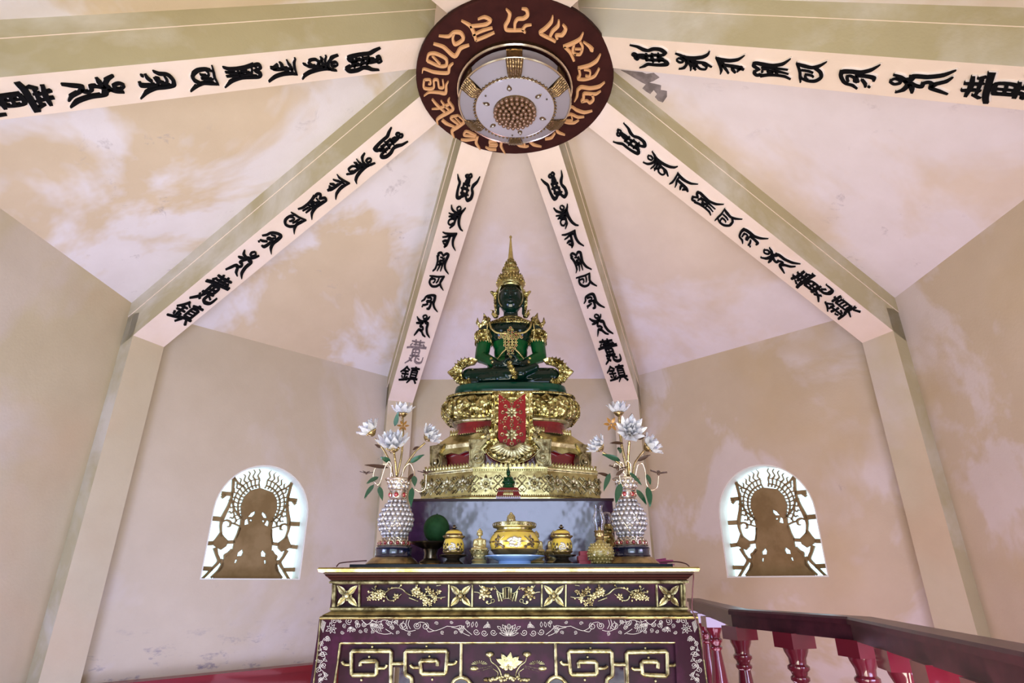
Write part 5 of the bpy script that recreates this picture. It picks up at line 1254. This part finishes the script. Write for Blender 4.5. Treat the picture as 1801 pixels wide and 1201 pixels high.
for s in (1, -1):
    b.tube([(xg+s*p(3), Yf, z(845)), (xg+s*p(9), Yf-p(2), z(844)), (xg-s*p(1), Yf-p(6), z(844))], [p(2.6), p(2.4), p(1.6)], 8)
    b.tube([(xg+s*p(5.5), Yf, z(835)), (xg+s*p(7.5), Yf-p(1), z(840)), (xg+s*p(1), Yf-p(5), z(843))], [p(1.9), p(1.6), p(1)], 8)
b.obj('body', 'jade_b', sg, 60)
b = B(); b.lathe([(p(3.8), z(826.5)), (p(3.2), z(824)), (p(1.6), z(822)), (p(.9), z(817)), (0, z(812))], (xg, Yf), 12, closed=False); b.obj('headdress', 'jade_c', sg, 60)
# oil lamp
Yl = -.755; xl = xo(1057, Yl)
ol = empty('oil_lamp', (xl, Yl, TOP), 'amber pressed-glass oil lamp with a clear chimney, in front of the right crystal vase', 'oil lamp')
z = lambda py: TOP+(zo(py, Yl)-zo(994, Yl)); p = lambda r: pw(r, Yl)
b = B(); b.lathe([(0, TOP), (p(12), TOP), (p(14), z(992)), (p(19), z(985)), (p(23), z(976)), (p(22), z(966)), (p(16), z(959)), (p(8), z(954)), (p(6), z(951))], (xl, Yl), 36, closed=False); b.obj('reservoir', 'yelglass', ol, 50)
b = B()
for i in range(7):
    for k in range(18):
        t = i/6; r = p(22.6*sin(.62+t*1.9)**.6); a = 2*pi*(k+.5*(i % 2))/18; b.ball((xl+r*cos(a), Yl+r*sin(a), z(990)+(z(959)-z(990))*t), .0042, 5, 4)
b.obj('glass_knobs', 'yelglass', ol, 60, kind='stuff')
b = B(); b.lathe([(p(6), z(951)), (p(8), z(949)), (p(7), z(946)), (p(9), z(943)), (p(8), z(938)), (p(10), z(936)), (p(9), z(934))], (xl, Yl), 24, closed=False); b.tube([(xl+p(6), Yl, z(945)), (xl+p(14), Yl-.005, z(945))], .002, 6); b.ball((xl+p(15), Yl-.005, z(945)), .005, 8, 5); b.obj('burner', 'brass', ol, 50)
b = B(); b.lathe([(p(8), z(936)), (p(8.5), z(927)), (p(12), z(918)), (p(11.5), z(912)), (p(7.5), z(902)), (p(7), z(896)), (p(9), z(890))], (xl, Yl), 28, closed=False); b.obj('chimney', 'clear', ol, 60, fix=False)
b = B(); b.ball((xl, Yl, z(932)), .006, 8, 6, (.6, .6, 1.6)); b.obj('wick', 'cream', ol, 60)
# second gilt lamp half hidden behind
Y2 = -.52; x2 = xo(1071, Y2); o2 = empty('oil_lamp', (x2, Y2, TOP), 'gilt oil lamp with a glass globe, half hidden behind the amber one', 'oil lamp')
z = lambda py: TOP+(zo(py, Y2)-zo(992, Y2)); p = lambda r: pw(r, Y2)
b = B(); b.lathe([(0, TOP), (p(15), TOP), (p(14), z(985)), (p(6), z(978)), (p(9), z(965)), (p(14), z(955)), (p(14), z(945)), (p(10), z(935)), (p(13), z(928)), (p(8), z(918))], (x2, Y2), 28, closed=False); b.obj('base', 'gold', o2, 50)
b = B(); b.lathe([(p(6), z(918)), (p(9), z(910)), (p(10), z(904)), (p(7), z(898)), (p(4), z(897))], (x2, Y2), 24, closed=False); b.obj('globe', 'clear', o2, 60, fix=False)
# red packets and incense
for k, (px_, py0, py1, w_) in enumerate(((1027, 988, 980, 20), (1024, 979.5, 972, 16), (1028, 971.5, 964, 17))):
    Y3 = -.66; x0, x1 = xo(px_-w_/2, Y3), xo(px_+w_/2, Y3); b = B(); h = .0155; zz = TOP+.0002+k*(h+.0004); b.box(x0, x1, Y3-.03, Y3+.03, zz, zz+h)
    for i in range(1, 4): b.box(x0+(x1-x0)*i/4-.0008, x0+(x1-x0)*i/4+.0008, Y3-.0306, Y3+.0306, zz+.001, zz+h-.001)
    o = b.obj('paper_packet', 'packet'); tag(o, ('red paper packet at the bottom of the little pile left of the oil lamp', 'red paper packet in the middle of the little pile left of the oil lamp', 'red paper packet on top of the little pile left of the oil lamp')[k], 'packet', 'red paper packets')
random.seed(5)
for k in range(16):
    y_ = -.62+.006*(k % 5); zz = TOP+.0030+.0048*(k//5)
    b = B(); xa = xo(1140, -.62)+random.uniform(-.004, .004); ln = xo(1186, -.62)-xo(1140, -.62)+random.uniform(-.03, .0)
    dz = random.uniform(0, .012)
    b.tube([(xa, y_, zz+dz*.3), (xa+ln, y_+random.uniform(-.01, .01), zz+dz)], .0023, 6)
    o = b.obj('incense_stick', 'mauve'); tag(o, 'purple incense stick in the loose bundle right of the right vase', 'incense stick', 'purple incense sticks')
# pale cloth under the censer, showing at the front edge
b = B(); random.seed(9)
x0, x1 = xo(829, YA+.01), xo(1020, YA+.01); vs = []; n = 40
for i in range(n+1):
    x = x0+(x1-x0)*i/n; yy = YA+.008+random.uniform(0, .004); vs += [(x, yy, TOP+.0001), (x, -.60, TOP+.0001), (x, -.60, TOP+.0009), (x, yy, TOP+.0009)]
b.add(vs, [(i*4+k, i*4+(k+1) % 4, (i+1)*4+(k+1) % 4, (i+1)*4+k) for i in range(n) for k in range(4)]+[(3, 2, 1, 0), (n*4, n*4+1, n*4+2, n*4+3)])
tag(b.obj('altar_cloth', 'paper'), 'thin pale blue cloth strip with a worn edge on the altar, under the censer plate', 'cloth')
# cables
def cable(label, pts, r=.0022):
    P, _ = crom([tuple(q) for q in pts], 1, 6); b = B(); b.tube(P, r, 6); tag(b.obj('cable', 'wire', None, 60), label, 'cable')
q = [at(645, 986, -.76), at(634, 986.5, -.76), at(615, 988, -.74), at(597, 990.5, -.78), at(592, 996, -.80)]
for v in q: v.z = max(v.z, TOP-.006)
cable('thin brown cable arching off the left end of the altar top', q)
cable('thin brown cable hanging down the right end of the altar table', [at(1162, 992, -.70)+Vector((0, 0, .006)), at(1190, 990, -.74)+Vector((0, 0, .004)), at(1209, 997, -.80)+Vector((0, 0, .008)), at(1213, 1010, -.86)+Vector((.012, 0, 0)), at(1218, 1040, -.87), at(1218, 1075, -.872), at(1222, 1110, -.885)+Vector((.02, 0, 0)), at(1226, 1160, -.885)+Vector((.02, 0, 0))])

# ------------------------------------------------------------------ crystal flower vases
pet = {}
def petal_mesh(L):
    k = round(L, 3)
    if k not in pet:
        b = B(); b.leaf((0, 0, 0), (0, 0, L), L*.62, (1, 0, 0), curl=-L*.12, th=L*.04, cup=.5, seg=5); pet[k] = b.mesh('petal', 'crystal', smooth=30)
    return pet[k]
def lotus(parent, base, axis, size, mid=False):
    """crystal lotus: brass cup and three rings of petals"""
    axis = Vector(axis).normalized(); R = axis.to_track_quat('Z', 'Y').to_matrix()
    b = B(); s = size
    prof = [(0, -.46*s), (.12*s, -.45*s), (.28*s, -.33*s), (.38*s, -.18*s), (0.40*s, -.12*s), (.33*s, -.02*s), (0, -.02*s)]
    b.lathe(prof, (0, 0), 20, closed=False)
    for i in range(12): a = 2*pi*i/12; b.ball((.40*s*cos(a), .40*s*sin(a), -.12*s), .055*s, 6, 4)
    me = b.mesh('flower_cup', 'brass', smooth=50); cup = bpy.data.objects.new('flower_cup', me); COL.objects.link(cup)
    cup.location = base; cup.rotation_euler = R.to_euler(); local(cup, parent)
    for n_, tilt, ln, r0, zz in ((6, .25, .78, .08, .02), (8, .62, .90, .15, .0), (9, 1.08, .95, .22, -.02)):
        for i in range(n_):
            a = 2*pi*(i+.5*(n_ % 4 == 0))/n_; p_ = bpy.data.objects.new('petal', petal_mesh(s*ln)); COL.objects.link(p_)
            # petal's concave side faces the axis
            Rm = Matrix.Rotation(a, 3, 'Z') @ Matrix.Rotation(tilt, 3, 'Y')
            p_.parent = cup; p_.location = Vector((cos(a)*r0*s, sin(a)*r0*s, zz*s)); p_.rotation_euler = Rm.to_euler()
    b = B(); b.ball((0, 0, .12*s), .16*s, 10, 7); c = bpy.data.objects.new('flower_heart', b.mesh('flower_heart', 'crystal', smooth=60)); COL.objects.link(c); c.parent = cup
def vase(cx_, Y, label, flowers, stems, leaves, brown, hooks, dx=0):
    x = xo(cx_, Y, 960); v = empty('crystal_vase_lamp', (x, Y, TOP), label, 'vase', 'pair of crystal flower vases')
    zz = lambda py: TOP+(zo(py, Y)-zo(992, Y)); p = lambda r: pw(r, Y, 1.4); K = lambda px, py, o=0: Vector((at(px, py, Y).x, Y-o, zz(py)))
    b = B(); b.lathe([(0, TOP), (p(45), TOP), (p(46), zz(989)), (p(43), zz(986)), (p(36), zz(979)), (p(32), zz(977)), (0, zz(977))], (x, Y), 40, closed=False); b.obj('base', 'brass', v, 45)
    b = B(); b.lathe([(p(31), zz(977)), (p(32), zz(975)), (p(31), zz(973)), (p(31), zz(964)), (p(32), zz(962)), (p(31), zz(960)), (0, zz(960))], (x, Y), 40, closed=False); b.obj('drum', 'navy', v, 45)
    prof = [(29, 960), (28, 955), (24, 949), (19, 943), (18, 940), (24, 932), (28.5, 922), (29.5, 912), (27, 900), (21, 889), (15, 882), (13, 877), (13, 869), (14, 860), (15, 852), (19, 846), (23, 841)]
    b = B(); b.lathe([(p(r*.90), zz(y)) for r, y in prof], (x, Y), 28, closed=False); b.obj('vase_core', mat('vase_core', (.23, .17, .15), .3, .4, noise=(30, (.40, .34, .30), .4, .6)) if 'core' not in M else M['core'], v, 60)
    # rows of crystals in brass rings
    def ringmesh(r, name):
        if name not in pet:
            b = B(); P = [(r*cos(2*pi*i/9), r*sin(2*pi*i/9), 0) for i in range(10)]; b.tube(P, r*.13, 4); pet[name] = b.mesh('bead_ring', 'rosegold', smooth=60)
        return pet[name]
    if 'bead' not in pet: pet['bead'] = beadmesh('crystal_bead', p(4.1), 'bead', 8, 5); pet['beads'] = beadmesh('crystal_bead', p(3.2), 'bead', 8, 5); pet['gem'] = beadmesh('red_gem', p(4.2), 'gem', 8, 5); pet['gems'] = beadmesh('red_gem', p(3.0), 'gem', 8, 5)
    def row(py, r, n_, kind, off=0, gr=None):
        for i in range(n_):
            a = -pi/2+2*pi*(i+off)/n_
            if sin(a) > .35: continue         # the wall side of the vase carries only the core
            d = Vector((cos(a), sin(a), 0)); c = Vector((x, Y, zz(py)))+d*p(r)
            o = bpy.data.objects.new('red_gem' if 'gem' in kind else 'crystal_bead', pet[kind]); COL.objects.link(o); o.location = c; o.scale = (1, 1, 1); local(o, v)
    for i, (py, r, n_) in enumerate(((936, 22, 17), (928, 26.5, 19), (919.5, 29, 21), (911, 29.5, 21), (902.5, 27.8, 20), (894.5, 24, 18), (887, 19.5, 15))): row(py, r-1, n_, 'bead', .5*(i % 2))
    row(942, 18.5, 15, 'beads'); row(879, 14.5, 12, 'beads'); row(853, 15.5, 11, 'bead', .5); row(846, 18, 13, 'beads'); row(868, 13.5, 6, 'gem', .5 if dx else 0)
    b = B()
    for py, r, n_, rr in ((953, 26, 15, 4.6), (853, 16, 11, 4.6), (868, 14, 6, 5.4), (947, 21.5, 15, 3.6), (846, 19, 13, 3.4)):
        for i in range(n_):
            a = -pi/2+2*pi*(i+(.5 if py == 853 else 0))/n_; d = Vector((cos(a), sin(a), 0)); u = Vector((-sin(a), cos(a), 0)); c = Vector((x, Y, zz(py)))+d*p(r+.6)
            b.tube([c+(u*cos(q*.785)+Vector((0, 0, 1))*sin(q*.785))*p(rr) for q in range(9)], p(.75), 4)
    for py, r in ((957, 29), (860, 14.5), (876, 13.5), (840.5, 24), (942, 19)): b.lathe([(p(r), zz(py)-.002), (p(r+1.2), zz(py)), (p(r), zz(py)+.002)], (x, Y), 32, closed=False)
    for i in range(7):                       # wires of the lattice
        for off in (0, .5):
            pts = []
            for j, (r, y) in enumerate(prof[4:11]): a = -pi/2+2*pi*(i+off)/7+(j*.22 if off else -j*.22); pts.append(Vector((x, Y, zz(y)))+Vector((cos(a), sin(a), 0))*p(r+1))
            b.tube(pts, p(.6), 4)
    b.obj('wire_lattice', 'rosegold', v, 60)
    if True: row(953, 26, 15, 'gems')
    for pts, r in stems:
        P, _ = crom([K(*q_) for q_ in pts], 1, 6); b = B(); b.tube(P, p(r), 8)
        for i in range(2, len(P)-1, 3): b.ball(P[i], p(r*1.25), 6, 4)
        b.obj('stem', 'brass', v, 60)
    for (px, py, o, ax, sz) in flowers: lotus(v, K(px, py, o), ax, p(sz))
    for ax_, ay_, bx_, by_, w_, o, dark in leaves:
        b = B(); A_, B_ = K(ax_, ay_, o), K(bx_, by_, o+.01); b.leaf(A_, B_, p(w_), (.25*(1 if bx_ > ax_ else -1), -1, .25), curl=p(3), th=p(.5), cup=.35, seg=7); b.tube([A_, A_+(B_-A_)*.5+Vector((0, -p(.6), 0)), B_], [p(.9), p(.6), p(.2)], 5)
        b.obj('leaf', 'leaf_d' if dark else 'leaf', v, 60)
    for px, py, o, r, ax in brown:
        axv = Vector(ax).normalized(); R = axv.to_track_quat('Z', 'Y').to_matrix(); b = B(); c = K(px, py, o)
        flat = abs(axv.z) > .8
        for i in range(6):
            a = 2*pi*i/6; d = R @ Vector((cos(a), sin(a), .25)); b.leaf(c+d*p(r*.2), c+d*p(r), p(r*.42), axv, th=p(.5), cup=.3, seg=5)
        b.ball(c, p(r*.17), 7, 5); b.obj('small_flower', 'leaf_d' if flat else 'petal_b', v, 60)
    for pts in hooks:
        P, _ = crom([K(*q_) for q_ in pts], 1, 6); b = B(); b.tube(P, p(1.1), 7); b.obj('curled_wire', 'rosegold', v, 60)
    return v
Yv = -.66
vase(693, Yv, 'crystal vase with glass lotus flowers at the left end of the altar',
     [(708, 722, 0, (.02, -.12, 1), 23), (654, 757, .02, (-.62, -.25, .85), 24), (756, 767, .02, (.75, -.40, .52), 23), (701, 790, .10, (.0, -.62, .80), 30)],
     [([(697, 842), (706, 800), (709, 765), (708, 730)], 2.0), ([(692, 842), (688, 815), (676, 790), (660, 768)], 1.8), ([(703, 842), (716, 812), (732, 790), (748, 776)], 1.8), ([(700, 842, .02), (701, 815, .06), (701, 800, .09)], 1.8)],
     [(724, 813, 750, 801, 10, .03, 0), (699, 752, 706, 728, 9, .05, 0), (690, 812, 673, 805, 10, .03, 0), (662, 852, 648, 878, 10, .04, 0), (669, 838, 650, 852, 10, .03, 0), (672, 856, 679, 882, 10, .05, 0), (732, 838, 734, 858, 11, .05, 0), (729, 858, 729, 892, 12, .05, 0), (686, 822, 646, 819, 8, .03, 1), (728, 790, 741, 786, 6, .02, 1), (672, 786, 662, 782, 6, .02, 1), (688, 788, 692, 800, 7, .03, 1), (730, 833, 722, 850, 8, .04, 1)],
     [(648, 832, .03, 12, (.1, -.3, 1)), (752, 832, .03, 16, (0, -.3, 1)), (711, 749, .02, 12, (.1, -1, .3))],
     [[(694, 842, .02), (690, 822, .03), (684, 815, .03), (664, 822, .03), (660, 840, .03), (668, 852, .03), (676, 838, .03)], [(708, 842, .02), (714, 822, .03), (724, 815, .03), (731, 830, .03), (733, 852, .04)],
      [(733, 860, .04), (741, 864, .03), (750, 858, .03), (752, 834, .03)], [(690, 842, .03), (692, 818, .04), (688, 812, .04), (682, 820, .04), (674, 845, .04)]])
vase(1110, Yv+.0, 'crystal vase with glass lotus flowers at the right end of the altar',
     [(1088, 722, 0, (.02, -.12, 1), 23), (1052, 786, .02, (-.75, -.35, .62), 22), (1140, 786, .02, (.78, -.35, .52), 24), (1099, 770, .12, (.0, -.96, .25), 27)],
     [([(1108, 842), (1100, 812), (1093, 780), (1089, 732)], 2.6), ([(1104, 842), (1094, 818), (1076, 804), (1060, 794)], 1.9), ([(1112, 842), (1116, 815), (1124, 802), (1132, 792)], 1.9), ([(1106, 842, .02), (1100, 812, .06), (1099, 785, .10)], 2.4)],
     [(1088, 812, 1055, 803, 11, .04, 0), (1118, 812, 1140, 803, 8, .03, 1), (1070, 834, 1059, 866, 10, .04, 0), (1088, 852, 1079, 888, 13, .05, 0), (1102, 834, 1121, 858, 9, .06, 0), (1116, 862, 1131, 890, 11, .04, 0), (1134, 858, 1136, 894, 13, .05, 0), (1134, 836, 1138, 856, 9, .04, 0), (1092, 783, 1068, 785, 7, .05, 1), (1118, 775, 1132, 770, 9, .04, 1), (1102, 745, 1108, 730, 7, .03, 1), (1084, 790, 1086, 803, 9, .05, 0), (1070, 838, 1047, 834, 7, .03, 1), (1080, 838, 1095, 828, 7, .05, 1)],
     [(1073, 749, .03, 15, (0, -1, .15)), (1083, 827, .05, 18, (.1, -.3, 1)), (1155, 834, .03, 17, (.1, -.3, 1))],
     [[(1100, 842, .03), (1086, 822, .05), (1078, 818, .05), (1076, 826, .05)], [(1114, 842, .03), (1118, 820, .04), (1126, 817, .04), (1131, 830, .04), (1133, 852, .04), (1141, 862, .03), (1152, 858, .03), (1155, 838, .03)],
      [(1096, 842, .03), (1092, 818, .05), (1087, 816, .05), (1086, 840, .05), (1090, 856, .05), (1096, 852, .05), (1097, 828, .05)], [(1106, 842, .03), (1104, 820, .06), (1098, 814, .06), (1096, 822, .06)]], dx=1)
